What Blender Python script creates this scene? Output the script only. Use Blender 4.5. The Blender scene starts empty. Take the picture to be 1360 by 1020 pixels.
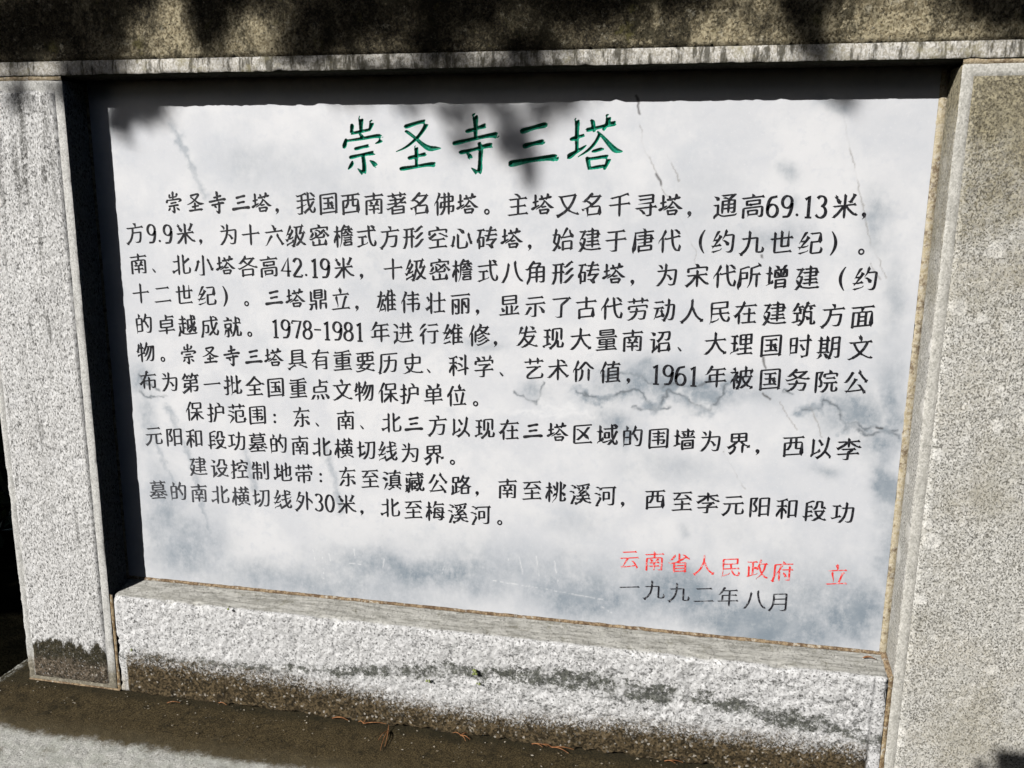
import bpy, bmesh, math, random
import numpy as np
from mathutils import Vector, Matrix

SC = bpy.context.scene
COL = SC.collection
random.seed(7)

# ------------------------------------------------------------------ camera
cam_d = bpy.data.cameras.new('camera')
cam_d.sensor_width = 36.0
cam_d.lens = 1136.2 / 1360 * 36.0
cam_d.clip_start = 0.02
cam_d.clip_end = 400
cam = bpy.data.objects.new('camera', cam_d)
COL.objects.link(cam)
RIGHT, FWD, UP = (.981601, .190610, .011293), (-.184366, .961515, -.203711), (-.049688, .197881, .978966)
M = Matrix(((RIGHT[0], UP[0], -FWD[0], 1.10835), (RIGHT[1], UP[1], -FWD[1], -1.43902),
            (RIGHT[2], UP[2], -FWD[2], .79097), (0, 0, 0, 1)))
cam.matrix_world = M
SC.camera = cam

# ------------------------------------------------------------------ sky, sun, exposure
SUN = Vector((.525, .662, -.536)).normalized()        # the way the light travels
world = bpy.data.worlds.new('World')
SC.world = world
world.use_nodes = True
wn = world.node_tree
bg = wn.nodes['Background']
sky = wn.nodes.new('ShaderNodeTexSky')
sky.sky_type = 'NISHITA'
sky.sun_disc = False
sky.sun_elevation = math.asin(-SUN.z)
sky.sun_rotation = math.atan2(-SUN.x, -SUN.y)
wn.links.new(sky.outputs[0], bg.inputs[0])
bg.inputs[1].default_value = .05
sun_d = bpy.data.lights.new('sun', 'SUN')
sun_d.energy = 5.0
sun_d.angle = math.radians(.5)
sun_d.color = (1.0, .975, .94)
sun = bpy.data.objects.new('sun', sun_d)
COL.objects.link(sun)
sun.location = (-4, -5, 5)
sun.rotation_euler = SUN.to_track_quat('-Z', 'Y').to_euler()
SC.view_settings.view_transform = 'Standard'
SC.view_settings.look = 'None'
SC.view_settings.exposure = .17
SC.view_settings.gamma = 1
SC.view_settings.use_curve_mapping = False
SC.cycles.diffuse_bounces = 0                          # deep, hard shade as in the photograph

# ------------------------------------------------------------------ sizes (metres)
W, H, DEP = 1.5, 1.0113, .0605          # opening width and height, depth of the recess
FOOT = -.2125                           # top of the plinth
GROUND = -.62

# ------------------------------------------------------------------ helpers
def empty(name, loc, label, cat, group=None):
    o = bpy.data.objects.new(name, None)
    o.empty_display_size = .1
    COL.objects.link(o)
    o.location = loc
    o['label'] = label
    o['category'] = cat
    if group: o['group'] = group
    return o

def place(o, parent):
    """parent o (built in world coordinates) keeping it where it is"""
    if parent:
        o.parent = parent
        off = Vector()
        p = parent
        while p: off += Vector(p.location); p = p.parent
        o.location = -off
    return o

def mesh_obj(name, co, quads, mat, parent=None, smooth=True, tris=None):
    me = bpy.data.meshes.new(name)
    co = np.asarray(co, np.float32)
    nq = 0 if quads is None else len(quads)
    nt = 0 if tris is None else len(tris)
    me.vertices.add(len(co)); me.vertices.foreach_set('co', co.ravel())
    li = np.concatenate([np.asarray(a, np.int32).ravel() for a in (quads, tris) if a is not None and len(a)])
    me.loops.add(len(li)); me.loops.foreach_set('vertex_index', li)
    st = np.concatenate([np.arange(nq) * 4, nq * 4 + np.arange(nt) * 3]).astype(np.int32)
    me.polygons.add(nq + nt); me.polygons.foreach_set('loop_start', st)
    me.polygons.foreach_set('use_smooth', np.full(nq + nt, smooth, bool))
    me.update(calc_edges=True); me.validate()
    if mat: me.materials.append(mat)
    o = bpy.data.objects.new(name, me)
    COL.objects.link(o)
    return place(o, parent)

def attr(o, name, arr):
    a = o.data.attributes.new(name, 'FLOAT', 'POINT')
    a.data.foreach_set('value', np.asarray(arr, np.float32).ravel())

_R = np.random.default_rng(11)
_TAB = _R.random((64, 64, 64)).astype(np.float32)
def vnoise(P):
    P = np.asarray(P, np.float64)
    i = np.floor(P).astype(int); f = P - i; f = f * f * (3 - 2 * f)
    out = 0
    for dx in (0, 1):
        for dy in (0, 1):
            for dz in (0, 1):
                w = (f[..., 0] if dx else 1 - f[..., 0]) * (f[..., 1] if dy else 1 - f[..., 1]) * (f[..., 2] if dz else 1 - f[..., 2])
                out = out + w * _TAB[(i[..., 0] + dx) & 63, (i[..., 1] + dy) & 63, (i[..., 2] + dz) & 63]
    return out
def fbm(P, s, o=4, g=.5):
    P = np.asarray(P) * s
    t, a, n = 0, 1, 0
    for k in range(o):
        t = t + a * vnoise(P + 17.3 * k); n += a; a *= g; P = P * 2.03
    return t / n                          # 0..1
def sstep(x, a, b):
    t = np.clip((x - a) / (b - a), 0, 1); return t * t * (3 - 2 * t)

# ------------------------------------------------------------------ node helper
class Mat:
    def __init__(s, name, rough=.9, spec=.25):
        s.m = bpy.data.materials.new(name); s.m.use_nodes = True
        s.t = s.m.node_tree; s.n = s.t.nodes; s.l = s.t.links
        s.bsdf = s.n['Principled BSDF']
        s.bsdf.inputs['Roughness'].default_value = rough
        s.bsdf.inputs['Specular IOR Level'].default_value = spec
        s.P = s.n.new('ShaderNodeNewGeometry').outputs['Position']
        sp = s.n.new('ShaderNodeSeparateXYZ'); s.l.new(s.P, sp.inputs[0])
        s.x, s.y, s.z = sp.outputs
    def set(s, sock, v):
        if isinstance(v, bpy.types.NodeSocket): s.l.new(v, sock)
        elif isinstance(v, (tuple, list)): sock.default_value = (*v, 1) if len(v) == 3 and sock.type == 'RGBA' else v
        else: sock.default_value = v
    def op(s, o, a, b=0., c=0., clamp=False):
        n = s.n.new('ShaderNodeMath'); n.operation = o; n.use_clamp = clamp
        for i, v in enumerate((a, b, c)): s.set(n.inputs[i], v)
        return n.outputs[0]
    def add(s, a, b): return s.op('ADD', a, b)
    def mul(s, a, b): return s.op('MULTIPLY', a, b)
    def sub(s, a, b): return s.op('SUBTRACT', a, b)
    def mx(s, a, b): return s.op('MAXIMUM', a, b)
    def mn(s, a, b): return s.op('MINIMUM', a, b)
    def inv(s, a): return s.op('SUBTRACT', 1., a)
    def step(s, v, a, b):                 # smooth 0..1 as v goes a -> b (a > b allowed)
        n = s.n.new('ShaderNodeMapRange'); n.interpolation_type = 'SMOOTHSTEP'
        r = b < a
        lo, hi = (b, a) if r else (a, b)
        s.set(n.inputs[0], v); s.set(n.inputs[1], lo); s.set(n.inputs[2], hi)
        s.set(n.inputs[3], 1. if r else 0.); s.set(n.inputs[4], 0. if r else 1.)
        return n.outputs[0]
    def scale(s, v3):
        n = s.n.new('ShaderNodeVectorMath'); n.operation = 'MULTIPLY'
        s.l.new(s.P, n.inputs[0]); n.inputs[1].default_value = v3
        return n.outputs[0]
    def noise(s, sc, det=3., rough=.6, vec=None, dist=0., w=None):
        n = s.n.new('ShaderNodeTexNoise')
        if w is not None: n.noise_dimensions = '4D'; n.inputs['W'].default_value = w
        s.l.new(vec or s.P, n.inputs['Vector'])
        n.inputs['Scale'].default_value = sc; n.inputs['Detail'].default_value = det
        n.inputs['Roughness'].default_value = rough; n.inputs['Distortion'].default_value = dist
        return n.outputs[0]
    def voro(s, sc, vec=None, feat='F1', out=0, rnd=1.):
        n = s.n.new('ShaderNodeTexVoronoi'); n.feature = feat
        s.l.new(vec or s.P, n.inputs['Vector']); n.inputs['Scale'].default_value = sc
        n.inputs['Randomness'].default_value = rnd
        return n.outputs[out]
    def mix(s, a, b, f):
        n = s.n.new('ShaderNodeMix'); n.data_type = 'RGBA'
        s.set(n.inputs['Factor'], f); s.set(n.inputs[6], a); s.set(n.inputs[7], b)
        return n.outputs[2]
    def attr(s, name):
        n = s.n.new('ShaderNodeAttribute'); n.attribute_name = name
        return n.outputs['Fac']
    def warp(s, amp, sc):
        n = s.n.new('ShaderNodeTexNoise'); s.l.new(s.P, n.inputs['Vector'])
        n.inputs['Scale'].default_value = sc; n.inputs['Detail'].default_value = 3
        a = s.n.new('ShaderNodeVectorMath'); a.operation = 'SUBTRACT'
        s.l.new(n.outputs['Color'], a.inputs[0]); a.inputs[1].default_value = (.5, .5, .5)
        b = s.n.new('ShaderNodeVectorMath'); b.operation = 'MULTIPLY_ADD'
        s.l.new(a.outputs[0], b.inputs[0]); b.inputs[1].default_value = (amp,) * 3; s.l.new(s.P, b.inputs[2])
        return b.outputs[0]
    def col(s, c): s.set(s.bsdf.inputs['Base Color'], c)
    def bump(s, h, dist, strength=1.):
        n = s.n.new('ShaderNodeBump'); n.inputs['Strength'].default_value = strength
        n.inputs['Distance'].default_value = dist
        s.set(n.inputs['Height'], h)
        s.l.new(n.outputs[0], s.bsdf.inputs['Normal'])

# ------------------------------------------------------------------ writing and marks (strokes, places, veins)
GLYPH = {  # strokes of each character: free-end code, then x, y in 1/200 of the character size
'0': [[0, 54, 148, 43, 145, 32, 136, 24, 122, 18, 105, 14, 85, 14, 63, 18, 43, 24, 26, 32, 12, 43, 3, 54, 0, 65, 3, 76, 12, 84, 26, 90, 43, 94, 63, 94, 85, 90, 105, 84, 122, 76, 136, 65, 145, 54, 148]],
'1': [[0, 24, 124, 54, 148, 54, 0], [0, 28, 0, 80, 0]],
'2': [[0, 17, 116, 21, 126, 27, 135, 35, 141, 44, 145, 53, 146, 63, 144, 72, 140, 79, 133, 84, 124, 87, 114, 88, 103, 86, 92, 12, 4], [0, 12, 2, 94, 2, 96, 20]],
'3': [[0, 19, 131, 26, 140, 35, 146, 47, 148, 58, 147, 68, 142, 76, 134, 81, 123, 82, 112, 79, 101, 73, 91, 65, 84, 54, 81], [0, 48, 80, 60, 78, 71, 73, 79, 65, 85, 55, 88, 43, 87, 31, 83, 20, 75, 11, 65, 4, 54, 0, 42, 0, 31, 4, 21, 11, 13, 20]],
'4': [[0, 72, 0, 72, 148, 6, 44, 100, 44]],
'6': [[0, 84, 144, 41, 135, 35, 130, 29, 123, 24, 115, 20, 106, 17, 95, 14, 84, 13, 72, 12, 60, 12, 44, 14, 29, 21, 16, 32, 6, 45, 1, 59, 1, 72, 6, 83, 16, 90, 29, 92, 44, 90, 59, 83, 72, 72, 82, 59, 87, 45, 87, 32, 82, 21, 72, 14, 59, 12, 44]],
'7': [[0, 10, 120, 12, 142, 96, 142, 48, 0]],
'8': [[0, 52, 78, 63, 80, 73, 86, 80, 95, 84, 106, 84, 118, 80, 129, 73, 138, 63, 144, 52, 146, 41, 144, 31, 138, 24, 129, 20, 118, 20, 106, 24, 95, 31, 86, 41, 80, 52, 78], [0, 52, 76, 38, 74, 26, 67, 17, 57, 13, 45, 13, 31, 17, 19, 26, 9, 38, 2, 52, 0, 66, 2, 78, 9, 87, 19, 91, 31, 91, 45, 87, 57, 78, 67, 66, 74, 52, 76]],
'9': [[0, 92, 106, 90, 120, 83, 133, 73, 142, 61, 147, 47, 147, 35, 142, 25, 133, 18, 120, 16, 106, 18, 92, 25, 79, 35, 70, 47, 65, 61, 65, 73, 70, 83, 79, 90, 92, 92, 106, 92, 98, 92, 83, 91, 69, 88, 55, 85, 42, 81, 30, 76, 20, 70, 12, 63, 5, 24, 2]],
'一': [[3, 189, 78, 12, 78]],
'世': [[3, 188, 111, 13, 111], [3, 152, 162, 152, 47, 99, 47, 99, 165], [3, 182, 4, 57, 4, 50, 7, 47, 14, 47, 160]],
'东': [[3, 33, 63, 81, 140, 88, 159, 82, 174], [3, 181, 135, 91, 135, 83, 138, 71, 131, 62, 135, 17, 135], [3, 180, 1, 146, 42, 130, 48], [3, 70, 3, 84, -6, 99, -6, 109, 3, 109, 110], [1, 44, 80, 55, 75, 172, 76], [3, 70, 50, 55, 42, 27, 4, 10, 1]],
'为': [[2, 126, 30, 130, 45], [3, 8, -2, 25, -2, 52, 23, 76, 62, 87, 101, 90, 165], [3, 109, 5, 124, -6, 145, -7, 157, -2, 161, 4, 169, 49, 172, 102, 169, 109, 163, 112, 19, 112], [3, 53, 123, 56, 136, 52, 143, 44, 153, 28, 159], [1, 130, 45, 145, 41], [1, 130, 45, 111, 71, 95, 75]],
'主': [[2, 70, 160, 88, 157, 106, 142, 112, 136, 112, 123], [1, 100, 117, 112, 121, 177, 121], [3, 14, -2, 89, -2, 100, 0, 110, -2, 187, -2], [0, 100, 2, 100, 117], [1, 100, 117, 90, 121, 23, 121], [3, 32, 62, 169, 62]],
'丽': [[3, 142, -2, 153, -8, 163, -8, 170, -3, 173, 4, 173, 114, 115, 114, 115, -13], [2, 141, 87, 136, 74], [2, 124, 79, 136, 74], [2, 163, 42, 150, 47, 136, 74], [3, 51, 2, 64, -7, 74, -7, 83, 1, 83, 114, 28, 114, 28, -13], [3, 46, 81, 65, 44], [3, 13, 149, 187, 149]],
'九': [[2, 2, -3, 19, -6], [1, 19, -6, 18, -21], [1, 19, -6, 48, 18, 66, 48, 76, 93, 78, 163], [3, 19, 109, 138, 108, 138, 0, 154, -6, 174, -6, 181, -3, 186, 5, 188, 19, 180, 34]],
'了': [[2, 47, 2, 63, -8, 98, -8, 100, 90, 106, 97, 146, 125, 159, 140], [3, 22, 145, 147, 145, 159, 142, 180, 145]],
'二': [[3, 14, 13, 186, 13], [3, 169, 132, 31, 132]],
'于': [[3, 14, 81, 187, 81], [3, 27, 146, 102, 144, 173, 146], [2, 50, 2, 64, -7, 101, -7, 102, 142]],
'云': [[3, 121, 56, 136, 52, 155, 25, 173, -4, 170, -20], [1, 158, 16, 147, 11, 58, 4, 20, 7], [2, 27, -10, 84, 83], [3, 36, 145, 165, 145], [3, 14, 88, 72, 88, 84, 85, 96, 88, 187, 88]],
'人': [[2, 105, 165, 99, 158, 98, 107, 79, 60, 70, 42, 52, 19, 21, -5], [1, 21, -5, 21, -19], [1, 21, -5, 7, -3], [0, 99, 107, 109, 93, 117, 69, 137, 33, 159, 10, 180, -4], [2, 183, -19, 180, -4], [1, 180, -4, 196, -1]],
'代': [[3, 188, 108, 80, 94, 73, 94, 61, 102], [3, 117, 163, 126, 67, 132, 40, 142, 17, 159, -3, 180, -6, 187, 19, 188, 26, 181, 41], [3, 12, 65, 15, 83, 43, 112, 69, 162], [1, 41, 108, 47, 96, 47, -12], [3, 140, 156, 153, 156, 176, 134, 188, 131]],
'以': [[3, 28, 2, 30, 16, 37, 22, 87, 44, 96, 58], [2, 80, -21, 82, -7], [2, 103, 90, 109, 105], [1, 109, 105, 122, 102], [1, 109, 105, 82, 144], [2, 161, 157, 151, 85, 137, 42, 108, 9, 82, -7], [2, 179, -20, 181, -4, 179, 0, 138, 42], [2, 40, 150, 40, 35, 43, 26], [2, 65, -3, 82, -7]],
'价': [[3, 152, -12, 152, 88], [3, 47, 94, 62, 91, 78, 102, 123, 152, 163, 108, 181, 95, 195, 95], [3, 96, 88, 95, 47, 89, 22, 73, -3, 56, -9], [3, 15, 69, 18, 89, 36, 109, 60, 164], [2, 41, -14, 41, 92, 35, 105]],
'伟': [[3, 74, 99, 176, 99], [3, 69, 135, 182, 135], [3, 145, 16, 157, 7, 164, 7, 175, 14, 182, 59, 63, 61], [3, 123, -13, 123, 166], [2, 41, -14, 41, 93, 35, 105], [3, 53, 171, 59, 159, 58, 155, 36, 109, 19, 88, 16, 71]],
'位': [[3, 16, 72, 18, 87, 39, 111, 61, 158, 75, 164], [3, 67, 0, 189, 0], [1, 142, 3, 163, 103], [2, 44, -13, 44, 94, 38, 107], [3, 108, 20, 94, 102], [1, 129, 143, 122, 130], [1, 129, 143, 141, 137], [1, 129, 143, 123, 161, 129, 174], [3, 75, 125, 180, 125]],
'佛': [[1, 33, 108, 39, 96, 39, -13], [3, 11, 70, 14, 88, 35, 112, 54, 152, 57, 159, 51, 172], [2, 150, 14, 161, 8, 170, 8, 179, 15, 183, 52, 75, 53, 68, 56], [3, 53, -7, 68, -6, 83, 6, 99, 34, 103, 61, 103, 164], [1, 68, 56, 56, 47], [1, 68, 56, 71, 92, 168, 92, 174, 95, 176, 100, 176, 132, 64, 132], [3, 140, -14, 140, 164]],
'保': [[1, 36, 109, 42, 96, 42, -13], [3, 12, 69, 15, 88, 37, 113, 59, 158, 73, 165], [3, 63, 64, 109, 64, 135, 55, 173, 11, 184, 3, 198, 4], [2, 127, -14, 127, 98], [3, 65, -11, 67, 3, 95, 26, 119, 55, 145, 64, 188, 64], [0, 127, 98, 118, 102, 83, 104, 85, 152, 163, 152, 169, 150, 172, 143, 170, 102, 136, 102, 127, 98]],
'修': [[2, 189, 143, 173, 139, 120, 140, 111, 144], [3, 81, -3, 95, -8, 131, 1, 161, 15, 177, 27, 195, 31], [2, 199, 85, 183, 79, 151, 91, 128, 105, 102, 131], [0, 173, 137, 171, 129, 154, 110, 126, 92, 89, 78, 69, 81], [3, 11, 67, 14, 85, 32, 110, 54, 164], [3, 173, 54, 117, 27, 103, 23, 89, 28], [3, 154, 73, 139, 70, 105, 51, 86, 52], [3, 68, 17, 68, 105, 75, 113, 86, 114, 102, 132, 117, 159, 111, 173], [1, 31, 106, 37, 94, 37, -14]],
'值': [[0, 87, 82, 163, 82], [3, 60, 165, 33, 108, 17, 89, 14, 70], [3, 184, 141, 67, 141], [1, 32, 104, 38, 92, 38, -14], [0, 87, 53, 163, 53], [1, 118, 113, 126, 158, 135, 167], [3, 190, -5, 166, -2, 59, -4], [0, 166, 0, 166, 110, 118, 111, 83, 110, 83, 0], [0, 87, 25, 163, 25]],
'元': [[3, 186, 89, 124, 87, 14, 89], [3, 169, 146, 31, 146], [2, 5, -3, 20, -7], [0, 70, 85, 68, 60, 60, 32, 45, 10, 20, -7], [1, 124, 85, 124, 6, 128, -2, 136, -5, 170, -5, 176, -2, 182, 7, 184, 25, 176, 41], [2, 18, -20, 20, -7]],
'全': [[3, 160, 43, 42, 43], [2, 200, 93, 182, 90, 155, 107, 99, 157], [0, 100, 0, 100, 84], [3, 183, -3, 17, -3], [3, 114, 165, 102, 160, 64, 121, 39, 103, 18, 90, 2, 93], [0, 36, 100, 48, 88, 100, 86, 154, 88, 164, 101]],
'八': [[3, 3, -4, 17, -4, 25, 4, 49, 44, 61, 87, 70, 145], [3, 198, -4, 182, -4, 173, 5, 158, 25, 145, 51, 136, 77, 128, 117, 125, 144, 133, 156]],
'公': [[2, 24, 12, 61, 9, 143, 14, 156, 19], [1, 180, 88, 154, 116, 130, 150, 116, 160], [1, 128, 154, 134, 168], [2, 31, -4, 97, 96], [2, 169, -18, 173, -3], [3, 120, 56, 135, 51, 171, 1, 187, -8], [2, 196, 88, 180, 88], [2, 83, 158, 70, 153], [1, 97, 96, 114, 102], [1, 97, 96, 92, 109], [2, 180, 71, 180, 88], [1, 70, 153, 40, 104, 23, 86, 7, 86], [1, 70, 153, 63, 166]],
'六': [[2, 99, 116, 105, 131], [2, 136, 83, 133, 67, 178, -2], [3, 82, 73, 66, 65, 25, 1, 7, -6], [2, 121, 124, 105, 131], [2, 79, 163, 93, 156, 105, 131], [3, 14, 108, 186, 108], [2, 174, -17, 178, -2], [1, 178, -2, 195, -6]],
'具': [[0, 153, 39, 151, 95, 153, 145, 150, 150, 143, 153, 51, 153, 49, 39], [0, 149, 66, 53, 66], [2, 4, -4, 19, -8], [3, 12, 35, 49, 37, 189, 35], [2, 83, 19, 64, 16, 19, -8], [3, 197, -4, 180, -7, 132, 19, 117, 16], [2, 19, -21, 19, -8], [0, 53, 95, 149, 95], [0, 53, 123, 149, 123]],
'切': [[3, 86, 144, 124, 142, 180, 144, 177, 52, 171, 7, 166, -1, 156, -6, 138, -6, 123, 5], [2, 39, 158, 37, 99, 41, 33], [1, 41, 33, 33, 26, 29, 9], [1, 41, 33, 49, 32, 71, 42, 79, 46, 88, 59], [3, 83, 115, 8, 99], [1, 124, 140, 120, 77, 109, 36, 100, 20, 84, 2, 74, -6, 59, -3]],
'制': [[3, 11, 98, 118, 98], [3, 138, 2, 151, -7, 168, -7, 175, -3, 178, 3, 178, 164], [3, 142, 148, 142, 41], [3, 25, 2, 25, 64, 97, 64, 104, 61, 106, 55, 106, 1, 77, 13], [3, 65, 165, 65, -13], [2, 110, 133, 31, 135], [3, 4, 109, 19, 115, 29, 135, 33, 155, 27, 167]],
'功': [[3, 85, 49, 17, 31, 5, 37], [0, 49, 43, 47, 134], [3, 12, 138, 47, 136, 81, 138], [3, 121, 4, 135, -6, 154, -7, 166, -2, 171, 5, 177, 41, 180, 115, 88, 115], [3, 127, 162, 124, 87, 113, 42, 95, 13, 75, -5, 62, -5]],
'务': [[0, 71, 146, 81, 141, 147, 141, 157, 137], [3, 94, 166, 78, 158, 67, 144, 38, 119, 28, 114, 14, 117], [3, 103, 3, 118, -7, 150, -7, 162, 23, 166, 47, 97, 52, 84, 48, 27, 50], [3, 98, 74, 84, 34, 69, 15, 54, 5, 29, -6, 22, -7, 7, -1], [3, 195, 89, 180, 82, 156, 84, 100, 99, 46, 83, 20, 79, 6, 86], [1, 110, 99, 147, 124, 161, 139, 177, 143], [0, 55, 132, 93, 99]],
'动': [[1, 46, 94, 39, 62, 27, 32, 28, 26, 15, 5], [3, 12, 98, 46, 96, 96, 98], [2, 96, 17, 78, 66], [2, 87, -5, 103, -4], [3, 19, 145, 94, 145], [1, 103, -4, 120, 23, 131, 57, 137, 106, 138, 162], [3, 103, 115, 172, 115, 178, 112, 181, 106, 178, 34, 172, 4, 160, -6, 142, -6, 127, 4], [0, 31, 26, 38, 23, 87, 34], [1, 78, 66, 65, 71], [1, 78, 66, 84, 77], [2, 105, -18, 103, -4]],
'劳': [[3, 92, 87, 85, 43, 71, 19, 52, 4, 38, -2, 22, -7, 8, -2], [3, 29, 59, 152, 59, 159, 56, 162, 50, 160, 27, 152, -5, 134, -7, 116, -6, 102, 4], [3, 135, 166, 135, 122], [3, 64, 166, 64, 122], [3, 186, 143, 14, 143], [3, 176, 78, 175, 96, 167, 103, 24, 103, 23, 77]],
'北': [[3, 178, 48, 187, 34, 186, 17, 183, 6, 174, -3, 133, -4, 122, 6, 120, 80, 123, 90, 120, 100, 120, 162], [2, 12, 6, 17, 20], [1, 17, 20, 2, 26], [0, 17, 20, 67, 38], [2, 15, 110, 67, 110], [1, 125, 90, 183, 125], [3, 72, -12, 72, 29, 69, 38, 72, 48, 72, 100, 69, 110, 72, 119, 72, 162]],
'区': [[3, 41, 31, 58, 28, 85, 49, 122, 86, 148, 122, 165, 129], [3, 47, 117, 63, 116, 92, 92, 149, 37, 157, 21], [3, 188, -3, 36, -3, 30, -1, 27, 6, 27, 141, 30, 148, 36, 150, 183, 150]],
'十': [[3, 100, -13, 100, 165], [3, 14, 86, 187, 86]],
'千': [[3, 25, 136, 86, 144, 98, 143, 155, 157, 175, 152], [2, 99, -13, 98, 141], [3, 13, 82, 187, 82]],
'卓': [[0, 158, 86, 43, 86], [2, 99, -12, 99, 50], [3, 13, 24, 187, 24], [1, 98, 120, 100, 146, 97, 166], [1, 102, 146, 180, 146], [0, 158, 86, 162, 78, 162, 62, 153, 54, 99, 52, 40, 54, 40, 117, 162, 117, 162, 93, 158, 86]],
'单': [[3, 12, 28, 187, 28], [0, 161, 94, 40, 94], [2, 140, 172, 146, 158], [1, 99, 123, 99, -12], [2, 85, 137, 72, 140], [2, 161, 162, 146, 158], [0, 131, 131, 146, 158], [0, 72, 140, 71, 129], [1, 72, 140, 59, 157, 44, 163], [0, 161, 94, 165, 86, 165, 60, 37, 60, 37, 127, 99, 125, 131, 129, 165, 126, 165, 101, 161, 94]],
'南': [[3, 15, 141, 186, 141], [3, 150, 29, 51, 29], [1, 100, 110, 100, 165], [2, 99, -10, 99, 58], [3, 126, 0, 140, -9, 169, -9, 170, 96, 167, 103, 161, 106, 100, 108, 41, 106, 33, 103, 30, 97, 30, -12], [3, 54, 62, 99, 60, 117, 63, 147, 62], [3, 81, 72, 74, 87, 60, 94], [2, 141, 94, 127, 87, 117, 65]],
'历': [[3, 112, 132, 106, 125, 102, 70, 91, 35, 69, 5, 54, -6, 38, -3], [3, 53, 94, 161, 94, 169, 90, 171, 84, 169, 49, 162, 6, 149, -5, 125, -5, 112, 4], [2, 2, -8, 16, -5], [2, 22, -20, 16, -5], [2, 187, 152, 41, 152, 34, 149, 31, 143, 29, 49, 16, -5]],
'又': [[3, 21, 148, 43, 145, 172, 148], [2, 195, -1, 177, -4, 140, 12, 116, 27, 95, 46, 73, 73, 60, 96, 45, 130, 43, 143], [2, 5, 1, 20, -5], [0, 20, -5, 74, 21, 108, 48, 124, 66, 143, 96, 160, 136, 159, 144], [1, 20, -5, 15, -19]],
'发': [[2, 196, -3, 178, -8, 129, 13, 98, 40, 76, 70, 78, 76], [3, 165, 134, 145, 156, 130, 159], [3, 3, 11, 19, 11, 36, 24, 54, 43, 78, 76, 99, 165], [1, 156, 76, 155, 68, 144, 49, 124, 26, 98, 8, 72, -4, 60, -8, 44, -2], [0, 156, 76, 147, 80, 84, 81, 78, 76], [1, 156, 76, 169, 83], [1, 51, 154, 27, 100], [1, 51, 154, 42, 166], [1, 51, 154, 63, 160], [1, 38, 119, 47, 115, 82, 114, 96, 117, 184, 116]],
'古': [[3, 161, -12, 158, 2, 160, 58, 158, 64, 152, 67, 100, 69, 48, 67, 42, 64, 40, 58, 42, 2, 39, -14], [0, 156, 2, 44, 2], [1, 100, 71, 100, 165], [3, 12, 125, 187, 125]],
'史': [[3, 100, 165, 100, 70, 93, 39, 82, 24, 63, 9, 22, -7, 4, -2], [3, 40, 59, 70, 22, 100, 6, 135, -3, 171, -7, 181, -7, 196, 1], [0, 100, 130, 42, 130, 35, 127, 32, 122, 32, 79, 167, 78, 169, 120, 165, 128, 159, 130, 100, 130]],
'各': [[3, 3, 65, 19, 59, 76, 80, 108, 96, 136, 119, 153, 138, 169, 142], [1, 55, 132, 80, 107, 115, 85, 171, 62, 181, 60, 195, 65], [2, 47, -14, 50, 0, 48, 49, 151, 47, 151, 7, 147, 0], [3, 7, 110, 23, 107, 41, 120, 65, 143, 81, 165], [0, 52, 0, 147, 0], [0, 69, 145, 79, 141, 138, 141, 149, 136], [1, 147, 0, 153, -12]],
'名': [[2, 48, 106, 64, 106, 93, 81], [2, 16, 37, 21, 50], [2, 57, -13, 60, 2, 56, 57], [0, 62, 2, 158, 2], [2, 163, -13, 160, 2, 162, 52, 159, 59, 152, 62, 92, 62, 81, 67], [2, 5, 55, 28, 52, 59, 60, 80, 68, 126, 101, 145, 120, 153, 131, 154, 138], [1, 77, 147, 88, 142, 154, 140, 171, 143], [3, 10, 113, 26, 110, 34, 114, 62, 135, 83, 158, 103, 167]],
'和': [[2, 13, 11, 15, 27, 43, 74, 49, 81, 56, 80], [2, 57, -13, 55, 147], [3, 112, -5, 115, 17, 113, 134, 116, 140, 123, 143, 173, 143, 171, 17, 174, -3], [3, 9, 149, 27, 145, 59, 150, 86, 158, 101, 154], [0, 117, 17, 169, 17], [3, 97, 102, 12, 102], [2, 89, 34, 89, 51, 82, 60, 65, 79, 56, 80]],
'唐': [[3, 57, 116, 164, 115, 164, 61, 56, 61], [1, 66, -1, 166, -1, 166, 34, 63, 34, 63, -14], [1, 112, 37, 114, 150, 109, 161, 96, 168], [3, 187, 89, 43, 89], [3, 19, -20, 16, -5, 25, 23, 29, 50, 33, 143, 187, 143]],
'围': [[3, 146, 90, 55, 90], [3, 43, 60, 152, 60, 143, 32, 137, 29, 125, 29, 113, 37], [3, 46, 119, 154, 119], [2, 21, -12, 27, 0], [2, 179, -12, 173, 0], [0, 173, 0, 27, 0], [0, 173, 0, 177, 9, 177, 144, 175, 150, 168, 153, 32, 153, 25, 150, 23, 144, 23, 9, 27, 0], [3, 98, 15, 98, 140]],
'国': [[3, 114, 65, 128, 62, 143, 45], [2, 24, -14, 27, 1, 25, 144, 28, 150, 34, 153, 165, 153, 172, 150, 175, 143, 175, 11, 170, 1], [0, 29, 1, 170, 1], [3, 50, 122, 99, 120, 149, 122], [3, 154, 33, 99, 35, 47, 33], [0, 99, 37, 99, 118], [1, 170, 1, 177, -13], [3, 56, 80, 145, 80]],
'在': [[2, 127, 110, 127, -1], [2, 15, 40, 18, 56], [3, 15, 130, 60, 130, 67, 127, 78, 133, 86, 130, 185, 130], [1, 40, 73, 46, 61, 46, -13], [1, 18, 56, 39, 74, 55, 97, 76, 135, 86, 164], [3, 76, 67, 178, 67], [2, 4, 58, 18, 56], [3, 185, -4, 68, -4]],
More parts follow.
